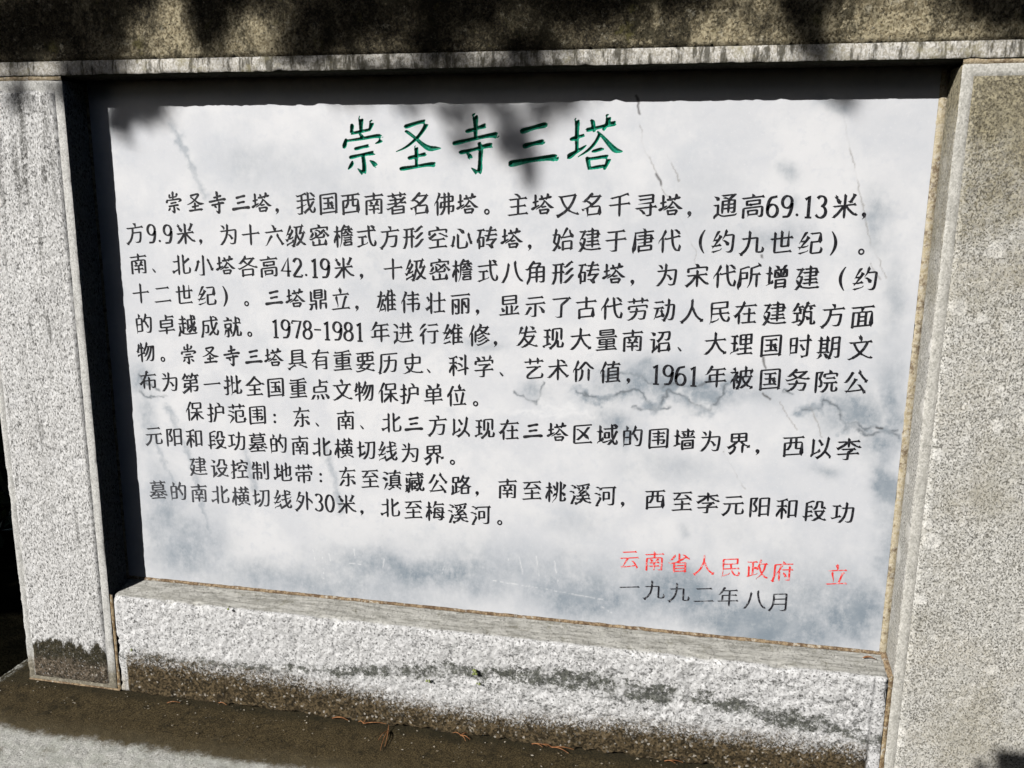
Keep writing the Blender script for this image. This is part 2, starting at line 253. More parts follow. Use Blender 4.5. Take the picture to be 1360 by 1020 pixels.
'地': [[1, 172, 122, 176, 113, 175, 54, 164, 44, 157, 44, 145, 53], [3, 187, 131, 69, 80], [3, 134, 167, 134, 121, 137, 113, 132, 102, 134, 95, 134, 31], [2, 41, 164, 41, 50, 44, 41], [3, 178, 34, 185, 21, 183, 8, 171, -4, 107, -4, 97, 1, 93, 10, 93, 76, 90, 85, 96, 95, 93, 102, 93, 147], [2, 11, 11, 17, 26], [3, 69, 113, 10, 113], [2, 3, 32, 17, 26], [1, 17, 26, 64, 47, 74, 61]],
'域': [[3, 190, 106, 177, 96, 163, 59, 146, 29, 117, -1, 111, -5, 98, -3], [2, 139, 166, 144, 65, 145, 56, 152, 45], [2, 67, 132, 177, 132, 179, 147], [3, 64, 55, 57, 41, 19, 23, 11, 10], [2, 150, 160, 165, 159, 179, 147], [3, 60, 113, 10, 113], [2, 180, 31, 186, 17, 185, 4, 179, -6, 172, -8, 159, 3, 147, 28], [1, 179, 147, 193, 147], [3, 54, 21, 72, 16, 123, 30, 131, 42], [1, 40, 35, 36, 45, 36, 164], [3, 92, 102, 80, 98, 77, 92, 79, 54, 115, 55, 114, 100, 82, 100]],
'墓': [[3, 14, 149, 186, 149], [2, 188, 57, 149, 57, 139, 52], [3, 23, -5, 100, -3, 179, -5], [0, 157, 102, 44, 102], [2, 198, 26, 182, 22, 163, 31, 130, 57, 81, 57, 73, 61], [1, 47, 36, 57, 26, 148, 26], [0, 17, 20, 33, 27, 57, 45, 72, 62, 79, 75], [1, 17, 20, 15, 8], [1, 17, 20, 4, 23], [1, 100, -1, 100, 43], [3, 135, 166, 135, 133], [2, 11, 57, 51, 57, 62, 52], [3, 65, 133, 65, 167], [0, 157, 102, 161, 79, 79, 77, 41, 80, 41, 124, 161, 124, 157, 102]],
'墙': [[3, 182, 145, 73, 145], [1, 128, 98, 128, 167], [3, 64, 49, 11, 26], [3, 190, 95, 66, 95], [1, 86, -1, 80, -13], [0, 86, -1, 173, 0, 172, 68, 91, 68, 85, 66, 82, 60, 82, 7, 86, -1], [3, 11, 113, 63, 113], [1, 40, 41, 37, 50, 37, 164], [3, 140, 107, 154, 110, 170, 130], [3, 76, 130, 90, 127, 105, 107], [3, 106, 36, 106, 25, 111, 22, 149, 22, 149, 46, 113, 46, 106, 42, 106, 26]],
'增': [[3, 64, 113, 12, 113], [1, 161, 0, 167, -12], [0, 161, 0, 95, 0], [1, 161, 0, 165, 8, 165, 47, 162, 52, 155, 55, 92, 55, 92, -14], [0, 128, 81, 128, 131], [3, 84, 164, 99, 159, 107, 149, 119, 144], [3, 147, 85, 145, 96, 156, 115, 153, 127], [3, 13, 19, 59, 37, 68, 50], [1, 42, 33, 39, 42, 39, 164], [0, 161, 26, 95, 26], [3, 108, 87, 109, 100, 98, 121], [0, 103, 135, 106, 148], [2, 174, 164, 159, 158, 147, 138], [0, 128, 81, 135, 78, 166, 78, 173, 81, 175, 86, 173, 131, 147, 136, 83, 132, 82, 78, 120, 78, 128, 81]],
'壮': [[3, 56, -14, 54, 52, 56, 166], [0, 52, 52, 17, 33], [2, 13, 17, 17, 33], [3, 73, 94, 190, 94], [3, 17, 137, 34, 107, 30, 92], [2, 132, 165, 132, 2], [3, 184, -2, 132, 0, 79, -2], [1, 17, 33, 4, 36]],
'外': [[2, 182, 50, 180, 64, 162, 82, 144, 97, 133, 98], [3, 16, 76, 45, 130, 51, 158, 65, 168], [0, 48, 133, 95, 128, 92, 108, 81, 70, 67, 42, 42, 12, 20, -4], [2, 29, 80, 43, 81, 72, 58], [3, 130, -13, 130, 166], [1, 20, -4, 20, -19], [1, 20, -4, 3, -1]],
'大': [[3, 15, 103, 85, 103, 102, 100, 114, 103, 186, 103], [3, 100, 165, 98, 95, 74, 42, 45, 9, 21, -6, 7, -3], [2, 195, -1, 178, -5], [2, 181, -18, 178, -5], [0, 98, 99, 134, 34, 155, 11, 178, -5]],
'始': [[3, 43, 165, 22, 62, 69, 20, 74, 1], [2, 98, -14, 101, 0, 99, 50, 102, 56, 108, 59, 164, 59, 171, 56, 174, 50, 174, 9, 170, 0], [0, 103, 0, 170, 0], [3, 142, 164, 129, 157, 85, 79], [3, 11, 120, 64, 120, 69, 114, 69, 105, 61, 61, 50, 30, 26, 0, 19, -5, 5, -4], [1, 170, 0, 176, -12], [3, 188, 82, 158, 130, 161, 144], [1, 174, 100, 160, 96, 106, 92, 76, 97]],
'学': [[2, 52, -1, 65, -8, 98, -8, 100, 64, 128, 81, 135, 90], [3, 15, 48, 187, 48], [3, 47, 94, 125, 94, 139, 91, 160, 95], [2, 164, 162, 145, 132], [3, 178, 98, 178, 125, 145, 130, 134, 128, 23, 128, 23, 98], [2, 31, 160, 43, 157, 54, 141], [2, 67, 138, 54, 141], [1, 102, 130, 104, 144, 93, 165], [0, 54, 141, 53, 130]],
'宋': [[3, 195, 8, 179, 5, 158, 20, 100, 80, 100, 118], [3, 182, 81, 121, 81, 109, 77, 78, 81, 18, 81], [2, 100, -14, 100, 64, 105, 77], [2, 82, 166, 98, 159, 104, 142], [3, 24, 105, 24, 137, 104, 140, 176, 137, 176, 106], [1, 19, 3, 17, -11], [1, 19, 3, 4, 6], [0, 19, 3, 46, 23, 64, 41, 88, 77]],
'密': [[2, 196, 72, 182, 74], [2, 40, 37, 40, 1, 158, 1], [3, 163, -13, 160, 1, 162, 38], [3, 23, 114, 23, 143, 101, 146, 177, 143, 177, 115], [3, 66, 125, 79, 128, 95, 119, 104, 112, 106, 99], [1, 100, 4, 100, 48], [2, 67, 112, 70, 72], [3, 155, 122, 138, 118, 116, 98, 77, 74, 23, 54, 3, 58], [2, 146, 104, 162, 96, 182, 74], [3, 43, 106, 21, 77, 5, 74], [1, 101, 148, 98, 162, 85, 170], [1, 182, 74, 179, 61], [2, 138, 94, 147, 82, 146, 76, 141, 67, 135, 63, 83, 63, 70, 72]],
'寻': [[3, 96, 16, 82, 18, 63, 40, 47, 43], [3, 94, 3, 107, -6, 120, -6, 131, -4, 138, 2, 138, 82], [3, 15, 58, 189, 58], [3, 34, 92, 148, 92, 154, 95, 156, 100, 154, 124, 157, 153, 35, 154], [1, 152, 124, 41, 124]],
'小': [[0, 152, 110, 172, 70, 185, 35], [1, 152, 110, 139, 115], [1, 152, 110, 155, 123], [2, 2, 35, 18, 38, 23, 46, 38, 77, 47, 109], [3, 101, 162, 100, -8, 66, -8, 52, 1], [2, 178, 22, 185, 35], [2, 200, 29, 185, 35], [2, 61, 118, 47, 109], [1, 47, 109, 38, 122]],
'就': [[3, 12, 137, 61, 139, 101, 137], [3, 181, 32, 188, 18, 182, -5, 152, -5, 151, 85], [2, 31, -2, 42, -8, 50, -8, 58, -2, 58, 68], [3, 83, -8, 99, -5, 110, 8, 127, 46, 136, 95, 139, 165], [2, 42, 166, 55, 159, 61, 141], [3, 86, 12, 91, 26, 81, 49, 86, 62], [3, 106, 110, 188, 110], [3, 16, 7, 33, 47, 45, 55], [3, 149, 154, 162, 151, 168, 145, 176, 131, 173, 118], [0, 58, 68, 85, 75, 85, 108, 28, 107, 29, 75, 58, 68]],
'布': [[3, 15, 130, 61, 130, 68, 128, 80, 133, 88, 130, 186, 130], [2, 52, 5, 50, 87, 78, 136, 86, 159], [2, 77, 172, 86, 159], [2, 128, 20, 141, 11, 155, 11, 169, 18, 170, 80, 47, 79, 17, 54], [3, 109, 111, 109, -13], [1, 17, 54, 15, 41], [1, 17, 54, 4, 56], [2, 99, 166, 86, 159]],
'带': [[3, 100, 114, 100, 165], [3, 12, 138, 189, 138], [1, 99, 90, 99, -13], [3, 177, 63, 177, 94, 99, 92, 23, 94, 23, 63], [3, 151, 113, 151, 165], [3, 45, 5, 45, 51, 48, 56, 55, 59, 148, 59, 154, 57, 158, 51, 157, 9, 135, 9, 123, 17], [3, 50, 113, 50, 165]],
'年': [[2, 110, -14, 110, 133], [3, 188, 38, 11, 38], [2, 174, 92, 50, 92, 50, 41], [2, 179, 137, 110, 135, 61, 137, 53, 140], [3, 7, 99, 25, 103, 50, 137, 60, 159, 73, 166]],
'府': [[1, 17, -6, 22, -19], [1, 17, -6, 3, -9], [1, 17, -6, 29, 38, 30, 131, 33, 137, 39, 140, 111, 142, 188, 140], [3, 189, 89, 94, 89], [3, 122, -2, 133, -8, 160, -8, 160, 124], [2, 103, 166, 111, 144], [1, 85, 120, 68, 82, 52, 64, 49, 47], [1, 85, 120, 98, 125], [1, 85, 120, 77, 132], [2, 72, -14, 72, 67, 67, 78], [2, 121, 19, 126, 32], [2, 139, 27, 126, 32], [2, 106, 64, 126, 32]],
'建': [[3, 14, 149, 54, 148, 70, 152], [3, 79, 146, 159, 146, 165, 144, 168, 139, 168, 91, 78, 91], [3, 194, 3, 181, -4, 116, -4, 69, 5, 47, 20, 30, 42, 20, 66], [3, 178, 64, 76, 64], [2, 17, 75, 22, 90, 30, 97, 49, 130, 54, 146], [3, 186, 36, 68, 36], [3, 67, 119, 188, 119], [3, 123, 167, 123, 12], [2, 3, -6, 19, -5, 40, 19, 55, 66, 59, 88, 31, 96]],
'式': [[3, 21, 79, 62, 77, 104, 79], [3, 175, 140, 153, 158, 140, 158], [3, 113, 29, 103, 17, 63, 10, 16, -2], [0, 63, 12, 62, 75], [3, 13, 124, 187, 124], [3, 121, 165, 126, 79, 133, 43, 144, 13, 161, -6, 175, -7, 182, 1, 185, 14, 186, 26, 179, 40]],
'形': [[3, 115, 83, 10, 83], [2, 88, -13, 88, 145], [2, 3, -8, 19, -5, 28, 11, 37, 35, 41, 68, 41, 145], [3, 102, -3, 119, -6, 136, 3, 154, 16, 182, 46, 198, 52], [3, 13, 149, 41, 147, 112, 149], [3, 193, 106, 176, 100, 134, 65, 127, 62, 114, 64], [3, 188, 160, 170, 155, 129, 122, 110, 122]],
'心': [[3, 126, 113, 82, 150, 64, 152], [3, 197, 24, 183, 33, 163, 91, 167, 107], [2, 25, 13, 18, 26], [3, 67, 110, 67, 8, 72, -1, 81, -5, 131, -5, 137, -3, 144, 4, 148, 18, 149, 32, 141, 47], [2, 4, 20, 18, 26], [1, 18, 26, 33, 88, 24, 101]],
'成': [[3, 21, -22, 17, -6, 24, 8, 32, 46, 35, 87, 33, 117, 36, 124, 43, 127, 188, 127], [3, 116, 165, 121, 90, 128, 52, 135, 41, 134, 26, 153, 0, 175, -10, 183, 12, 185, 26, 177, 41], [3, 182, 102, 167, 94, 151, 57, 129, 27, 95, -3, 76, -3], [2, 44, 29, 57, 20, 69, 20, 79, 25, 83, 35, 85, 78, 82, 84, 76, 87, 37, 87], [1, 170, 128, 169, 142, 166, 146, 144, 160, 130, 157]],
'我': [[3, 13, 102, 187, 102], [1, 60, 146, 63, 61, 60, -7, 39, -9, 32, -9, 18, 1], [3, 179, 37, 186, 23, 185, 11, 180, -3, 171, -9, 162, -7, 152, 2, 136, 27, 136, 42, 130, 55, 124, 90, 120, 164], [1, 91, 1, 125, 24, 150, 49, 169, 76, 183, 81], [3, 12, 43, 95, 61, 105, 69], [3, 140, 154, 152, 154, 173, 132, 189, 128], [1, 91, 1, 89, -13], [1, 91, 1, 77, 4], [3, 9, 149, 22, 142, 63, 148, 89, 157, 107, 152]],
'所': [[2, 192, 151, 176, 157], [2, 189, 93, 161, 91, 119, 93], [2, 178, 170, 176, 157], [2, 88, -10, 104, 15, 112, 44, 117, 93, 114, 103, 115, 142, 176, 157], [1, 161, 89, 161, -13], [3, 101, 151, 85, 155, 28, 142, 29, 66, 24, 27, 15, -4, 19, -21], [0, 31, 66, 81, 66, 81, 110, 31, 111]],
'批': [[1, 94, 97, 124, 97], [3, 90, 163, 91, 9, 81, -17], [3, 176, 35, 185, 22, 184, 11, 176, -3, 141, -4, 143, 89, 141, 163], [2, 125, 25, 115, 12, 92, 5], [3, 10, 1, 22, -7, 34, -7, 44, 2, 42, 58, 46, 71, 44, 166], [2, 76, 84, 66, 71, 16, 57], [2, 190, 112, 177, 112, 157, 94, 145, 89], [3, 11, 121, 72, 121], [2, 3, 64, 16, 57], [2, 10, 45, 16, 57]],
'护': [[3, 60, -7, 75, -5, 79, 0, 93, 35, 99, 75, 97, 119, 101, 125, 107, 127, 168, 127, 175, 124, 178, 117, 176, 75, 179, 57], [3, 12, 121, 73, 121], [0, 174, 75, 101, 75], [3, 11, 0, 29, -8, 39, -6, 45, 2, 43, 58, 47, 71, 45, 165], [3, 4, 63, 18, 57, 73, 73], [2, 114, 164, 130, 158, 140, 144, 138, 127]],
'控': [[3, 80, 111, 80, 130, 87, 137, 134, 139, 183, 136, 183, 113], [3, 128, 115, 113, 109, 85, 82, 71, 83], [3, 10, 123, 65, 123], [3, 190, -2, 68, -2], [3, 139, 112, 149, 110, 165, 95, 180, 76], [3, 7, 2, 20, -7, 30, -7, 39, 1, 37, 56, 42, 68, 39, 75, 39, 167], [3, 7, 40, 17, 55, 58, 69, 67, 81], [0, 130, 57, 130, 1], [3, 84, 61, 130, 59, 177, 61], [2, 114, 166, 128, 159, 134, 141]],
'政': [[2, 101, 70, 98, 83], [3, 104, 42, 93, 29, 61, 24, 10, 11], [0, 61, 26, 60, 143], [0, 98, 83, 87, 89, 64, 89], [1, 98, 83, 110, 99, 120, 123, 130, 165], [3, 12, 147, 60, 145, 100, 147], [1, 27, 17, 25, 108], [1, 123, 126, 170, 122, 189, 125], [2, 96, -20, 101, -5, 119, 7, 141, 29, 163, 79, 170, 120], [1, 113, 102, 120, 91, 133, 53, 147, 26, 175, -2, 183, -6, 197, -3]],
'文': [[3, 12, 126, 49, 124, 140, 126, 151, 123, 161, 126, 188, 126], [2, 4, 0, 20, -6, 44, 3, 77, 21, 95, 35, 126, 69, 144, 102, 151, 121], [1, 49, 122, 53, 108, 74, 70, 95, 45, 114, 28, 163, 0, 180, -5, 198, 0], [2, 101, 173, 96, 160], [2, 81, 166, 96, 160], [1, 96, 160, 104, 144, 99, 131]],
'方': [[2, 20, -21, 21, -6], [2, 93, 3, 106, -6, 128, -7, 138, -5, 146, 1, 154, 26, 159, 80, 77, 81], [3, 185, 126, 76, 124, 16, 126], [0, 21, -6, 44, 12, 62, 40, 75, 81, 76, 122], [1, 103, 127, 106, 144, 97, 165], [1, 21, -6, 5, -5]],
'时': [[2, 141, 49, 128, 51], [1, 123, -6, 115, -18], [3, 108, 3, 127, -6, 148, -6, 156, -2, 160, 4, 160, 165], [2, 22, 8, 25, 28, 23, 144, 71, 145, 71, 28, 27, 28], [0, 67, 87, 27, 87], [3, 91, 121, 190, 121], [1, 128, 51, 125, 38], [1, 128, 51, 102, 92]],
'显': [[3, 132, 23, 148, 30, 166, 56, 182, 62], [0, 155, 120, 45, 120], [3, 10, 1, 190, 1], [1, 77, 4, 77, 72], [3, 54, 23, 31, 60], [1, 121, 4, 121, 72], [0, 155, 120, 159, 113, 159, 88, 41, 88, 41, 153, 159, 153, 159, 127, 155, 120]],
'月': [[3, 103, 2, 117, -7, 143, -7, 156, 2, 156, 150, 58, 150, 52, 148, 49, 142, 51, 103, 47, 52, 34, 19, 13, -9], [0, 152, 54, 50, 55], [0, 53, 103, 152, 103]],
'有': [[3, 185, 136, 81, 138, 68, 134, 61, 136, 14, 136], [3, 97, 167, 83, 158, 56, 96, 14, 57], [1, 56, 96, 54, 90, 60, 64, 58, -13], [0, 62, 30, 153, 30], [2, 114, 0, 126, -8, 157, -8, 155, 64, 157, 89, 155, 95, 148, 98, 64, 99, 56, 96], [0, 153, 64, 62, 64]],
'期': [[0, 127, 106, 174, 106], [2, 141, 1, 154, -8, 161, -8, 172, -6, 178, 2, 176, 106, 178, 152, 132, 152, 126, 149, 123, 143, 124, 59, 116, 16, 106, -6], [0, 174, 59, 126, 59], [3, 105, 135, 12, 135], [2, 84, 164, 84, 43], [0, 81, 73, 38, 73], [3, 43, 25, 20, -5, 5, -8], [1, 34, 43, 36, 73, 34, 164], [3, 9, 40, 104, 40], [2, 61, 24, 75, 19, 88, 1], [2, 93, -9, 106, -6], [1, 88, 1, 83, -13], [1, 88, 1, 102, -2], [2, 111, -19, 106, -6], [0, 81, 105, 38, 105]],
'术': [[3, 16, 110, 86, 110, 108, 107, 117, 110, 183, 110], [3, 100, 165, 101, 101, 97, 87, 100, 79, 100, -13], [1, 99, 94, 90, 89, 63, 55, 36, 29, 20, 18, 2, 21], [0, 99, 94, 110, 95, 140, 57, 179, 20], [2, 181, 6, 179, 20], [1, 179, 20, 197, 23], [3, 117, 155, 132, 156, 156, 137, 167, 135]],
'李': [[1, 133, 73, 124, 63, 99, 50, 97, -8, 69, -8, 56, -1], [3, 47, 77, 158, 76], [3, 187, 38, 13, 38], [0, 83, 135, 78, 126, 61, 111, 18, 87], [3, 13, 140, 72, 140, 83, 137, 186, 140], [2, 4, 92, 18, 87], [3, 99, 166, 99, 91], [1, 115, 135, 126, 121, 157, 100, 180, 89, 197, 93], [1, 18, 87, 16, 74]],
'桃': [[1, 181, 131, 166, 102, 152, 96], [1, 181, 131, 194, 134], [1, 181, 131, 175, 143], [3, 42, 166, 42, 96, 27, 72, 14, 41, 14, 20], [3, 179, 28, 187, 16, 187, 8, 178, -6, 146, -6, 146, 167], [1, 148, 69, 161, 68, 188, 39], [1, 43, 96, 53, 93, 65, 75, 65, 63], [3, 66, 123, 10, 123], [1, 37, 83, 42, 72, 42, -13], [2, 75, 31, 80, 45, 99, 60, 107, 59], [3, 73, -20, 75, -8, 101, 19, 110, 45, 109, 63, 113, 75, 113, 166], [3, 80, 136, 96, 101, 90, 87]],
'梅': [[3, 12, 119, 64, 119], [3, 111, 48, 122, 48, 139, 35, 152, 36], [2, 76, 108, 97, 140, 104, 161], [1, 100, 143, 107, 140, 185, 140], [2, 96, 172, 104, 161], [3, 40, 167, 41, 91, 26, 66, 14, 35, 14, 21], [2, 78, 12, 90, 21], [3, 152, 81, 142, 79, 124, 92, 111, 91], [2, 188, 18, 97, 18, 90, 21], [3, 73, 64, 191, 64], [2, 40, -13, 40, 66, 35, 76], [1, 90, 21, 97, 98, 100, 104, 106, 107, 172, 106, 172, 88, 165, 2, 153, -8, 139, -8, 128, 0], [2, 61, 51, 62, 67, 57, 78, 50, 89, 42, 91], [1, 104, 161, 116, 166]],
'横': [[3, 186, 144, 80, 144], [0, 132, 32, 132, 108], [2, 13, 18, 13, 35, 32, 78, 38, 85, 44, 86], [0, 92, 56, 174, 56], [2, 156, 167, 156, 115], [3, 12, 119, 68, 119, 82, 111, 110, 113, 132, 110, 156, 113, 191, 111], [2, 110, 167, 110, 115], [3, 125, 9, 109, 9, 80, -8, 64, -5], [3, 142, 9, 156, 10, 183, -7, 198, -7], [3, 45, 167, 43, 96, 45, -13], [1, 44, 86, 52, 85, 59, 78, 69, 62, 69, 49], [0, 132, 32, 123, 28, 90, 28, 90, 84, 175, 84, 176, 28, 140, 28, 132, 32]],
'檐': [[2, 65, 62, 65, 73, 52, 93, 46, 97, 40, 93], [3, 93, 81, 190, 81], [1, 145, 84, 141, 96, 129, 101], [3, 182, 61, 103, 61], [3, 65, -12, 78, 19, 84, 50, 86, 113, 83, 122, 107, 160, 120, 169], [3, 42, -14, 42, 78, 39, 86, 41, 100, 42, 167], [1, 40, 93, 29, 80, 15, 46, 15, 27], [3, 189, 129, 93, 131, 76, 123, 11, 123], [3, 94, 99, 106, 99, 125, 114, 137, 114], [0, 149, 149, 142, 133], [1, 105, 156, 113, 153, 164, 152], [3, 181, 42, 102, 42], [2, 144, 112, 156, 114], [2, 152, 125, 156, 114], [2, 188, 101, 177, 100, 156, 114], [3, 128, 23, 115, 23, 108, 18, 108, 4, 111, -2, 175, -2, 175, 23, 118, 23]],
'段': [[1, 110, 70, 108, 58, 111, 52, 122, 34, 137, 18, 157, 3, 179, -7, 196, -2], [2, 95, 71, 158, 71, 166, 68], [2, 74, -3, 92, -8, 131, 13, 156, 40, 165, 58, 166, 68], [3, 189, 98, 157, 98, 156, 152, 115, 154, 113, 121, 107, 104, 96, 91, 80, 91], [2, 81, 72, 35, 72], [3, 93, 157, 75, 161, 31, 145, 31, -11], [3, 85, 38, 20, 26, 3, 32], [2, 179, 75, 166, 68], [2, 81, 113, 35, 113]],
'民': [[2, 21, -18, 31, 10, 33, 62, 31, 142, 34, 148, 41, 151, 158, 151, 158, 107, 99, 105, 35, 107], [1, 35, 62, 178, 62], [1, 99, 103, 107, 53, 121, 23, 129, 12, 144, -1, 164, -6, 173, 3, 176, 13, 177, 21, 168, 34], [2, 95, 24, 83, 10, 40, -2, 31, 0]],
'河': [[2, 81, 28, 81, 106, 128, 106, 130, 47, 85, 47], [3, 26, -18, 23, -2, 52, 49, 49, 65], [1, 170, 144, 169, 2, 160, -7, 150, -8, 129, -8, 114, 2], [1, 51, 142, 71, 148, 170, 146, 190, 149], [1, 51, 142, 54, 128], [1, 51, 142, 26, 156, 13, 154], [3, 54, 91, 41, 88, 16, 102, 2, 99]],
'溪': [[2, 196, -2, 182, -8, 153, 3, 136, 17, 131, 28], [3, 173, 43, 175, 56, 173, 60, 156, 81, 143, 84], [3, 125, 112, 109, 109, 76, 81], [3, 128, 117, 121, 135, 110, 142], [3, 45, 89, 17, 104, 3, 101], [1, 99, 63, 100, 70, 111, 79, 142, 100, 157, 100], [2, 59, 54, 46, 52], [3, 52, 127, 48, 144, 29, 156, 15, 155], [3, 189, 31, 131, 30, 123, 33, 111, 29, 60, 31], [1, 46, 52, 22, 0, 27, -13], [1, 46, 52, 41, 64], [2, 62, 62, 75, 56, 95, 62, 118, 59, 157, 63, 166, 67], [0, 99, 63, 99, 59, 103, 59, 99, 63], [3, 79, 136, 87, 120, 82, 106], [0, 110, 80, 88, 88], [2, 59, -21, 62, -9], [3, 144, 114, 157, 119, 169, 143], [2, 50, -3, 62, -9], [3, 64, 154, 76, 148, 91, 149, 167, 160, 183, 154], [0, 118, 58, 122, 47, 120, 37, 108, 15, 90, 1, 62, -9]],
'滇': [[3, 53, 131, 50, 144, 37, 153, 29, 157, 16, 154], [1, 38, 91, 41, 76], [1, 38, 91, 18, 102, 4, 100], [1, 38, 91, 52, 94], [0, 165, 96, 89, 96], [3, 57, -5, 71, -8, 100, 10, 119, 14], [0, 103, 13, 103, 28], [3, 191, 27, 168, 30, 64, 28], [3, 20, -5, 47, 51, 60, 53], [0, 168, 32, 167, 118, 120, 119, 86, 118, 86, 31], [1, 149, 28, 150, 13, 186, -9], [3, 185, 144, 67, 144], [1, 120, 121, 127, 159, 141, 169], [0, 89, 53, 165, 53], [0, 89, 75, 165, 75]],
'点': [[1, 99, 104, 101, 140, 99, 166], [1, 103, 140, 180, 140], [0, 99, 104, 90, 101, 49, 101, 43, 98, 40, 91, 40, 53, 157, 51, 160, 91, 157, 98, 151, 101, 107, 101, 99, 104], [3, 53, 28, 39, 22, 22, -5, 4, -10], [3, 106, 27, 119, 20, 128, -4, 142, -13], [3, 194, -11, 178, 0, 162, 23, 148, 28], [3, 70, -18, 79, -4, 77, 17, 71, 25], [2, 174, -19, 180, -4]],
'物': [[3, 114, 165, 103, 128, 88, 101, 81, 92, 67, 90], [2, 1, 89, 13, 92], [3, 51, 166, 51, -14], [1, 13, 92, 22, 119, 27, 155], [1, 25, 122, 77, 120], [2, 86, -4, 104, 1, 131, 39, 150, 84, 159, 124], [3, 83, 82, 75, 70, 16, 52, 10, 40], [2, 72, 37, 88, 41, 109, 69, 124, 102, 130, 124], [2, 130, 3, 146, -7, 158, -6, 166, 0, 172, 11, 177, 42, 182, 128, 130, 126, 106, 131], [2, 19, 78, 13, 92]],
'现': [[3, 77, 32, 18, 15, 10, 3], [1, 76, -8, 76, -20], [1, 76, -8, 63, -5], [1, 76, -8, 107, 17, 123, 43, 130, 78, 130, 127], [0, 47, 27, 45, 144], [3, 15, 90, 71, 90], [3, 93, 54, 93, 144, 96, 150, 102, 152, 160, 152, 167, 149, 169, 143, 169, 54], [2, 176, 38, 184, 26, 184, 18, 177, -5, 139, -3, 139, 48, 128, 53], [3, 13, 148, 45, 146, 75, 148]],
'理': [[0, 132, 149, 132, 2], [3, 66, 90, 13, 90], [3, 185, 39, 81, 39], [3, 8, 1, 18, 16, 63, 30, 73, 44], [0, 44, 27, 41, 36, 41, 144], [3, 11, 148, 41, 146, 69, 148], [0, 92, 115, 173, 115], [3, 65, -2, 132, 0, 191, -2], [0, 132, 149, 124, 152, 97, 152, 90, 149, 88, 143, 90, 76, 138, 75, 176, 79, 175, 152, 140, 152, 132, 149]],
'界': [[0, 21, 42, 49, 55, 84, 85, 100, 91], [0, 80, 83, 70, 88, 40, 88, 39, 155, 100, 153, 159, 155, 161, 88, 131, 88, 120, 83], [0, 100, 151, 100, 91], [2, 33, -22, 35, -8], [2, 71, 52, 68, 27, 62, 13, 49, 0, 35, -8], [2, 133, -12, 133, 46, 143, 60], [0, 42, 122, 158, 122], [2, 195, 48, 180, 42], [1, 180, 42, 183, 29], [0, 180, 42, 147, 58, 116, 85, 100, 91], [2, 22, -5, 35, -8], [2, 18, 28, 21, 42], [1, 21, 42, 6, 46]],
'的': [[2, 23, -8, 26, 12, 24, 128, 47, 131, 79, 128, 80, 12, 28, 12], [2, 119, 4, 132, -5, 156, -5, 164, 0, 169, 9, 174, 38, 178, 121, 176, 127, 170, 130, 119, 132], [3, 123, 96, 121, 82, 143, 49, 140, 33], [3, 126, 166, 117, 132, 103, 105, 98, 97, 84, 95], [2, 56, 165, 47, 133], [0, 28, 74, 76, 74]],
'省': [[2, 53, -13, 53, 78], [3, 130, 151, 145, 149, 177, 118, 194, 114], [1, 79, 85, 98, 98, 127, 111, 140, 122, 159, 126], [1, 101, 101, 98, 109, 98, 165], [3, 61, 152, 32, 115, 27, 111, 11, 109], [0, 154, 53, 56, 53], [2, 160, -12, 154, 0], [2, 4, 83, 20, 76, 75, 84, 90, 80, 159, 78, 156, 53, 158, 8, 154, 0], [0, 154, 27, 56, 27], [0, 154, 0, 56, 0]],
'砖': [[2, 13, 47, 14, 66, 29, 90, 41, 147], [3, 157, -8, 112, 24, 106, 27, 92, 25], [2, 142, 167, 130, 158, 105, 66], [0, 31, 89, 67, 89, 65, 16, 33, 16], [3, 189, 100, 120, 102, 107, 98, 78, 100], [2, 88, 53, 105, 66], [1, 23, 75, 29, 63, 31, 16, 28, -5], [3, 86, 138, 183, 138], [0, 105, 66, 113, 63, 155, 63, 165, 58], [2, 186, 66, 169, 60, 130, 14], [3, 11, 150, 78, 150]],
'示': [[3, 66, 69, 50, 57, 22, 15, 4, 11], [1, 100, 93, 100, -8, 69, -8, 55, 1], [3, 186, 97, 100, 95, 15, 97], [1, 52, 61, 45, 74], [3, 180, 9, 149, 59, 132, 66], [3, 168, 146, 32, 146]],
'科': [[2, 50, -13, 48, 146], [3, 88, 93, 103, 94, 114, 86, 128, 74, 128, 60], [3, 88, 151, 72, 157, 48, 148, 19, 145, 7, 151], [2, 76, 43, 77, 59, 64, 77, 57, 84, 49, 82], [3, 10, 105, 84, 105], [1, 49, 82, 41, 80, 35, 72, 15, 35, 14, 19], [3, 160, 166, 160, -13], [3, 190, 50, 88, 31], [3, 102, 148, 114, 144, 137, 124]],
'空': [[3, 177, 107, 177, 137, 103, 139, 23, 137, 23, 101], [1, 103, 141, 97, 158, 84, 165], [2, 25, 66, 28, 79], [2, 14, 84, 28, 79], [3, 187, 84, 172, 81, 125, 108, 110, 108], [0, 99, 58, 99, 2], [3, 164, 62, 99, 60, 38, 62], [3, 17, -2, 99, 0, 183, -2], [1, 28, 79, 83, 112]],
'立': [[3, 179, 123, 22, 123], [2, 102, 173, 95, 160], [2, 94, 128, 101, 143, 95, 160], [3, 13, 0, 116, 2, 187, 0], [1, 116, 4, 144, 95, 159, 103], [2, 82, 167, 95, 160], [3, 68, 15, 72, 31, 56, 95, 63, 108]],
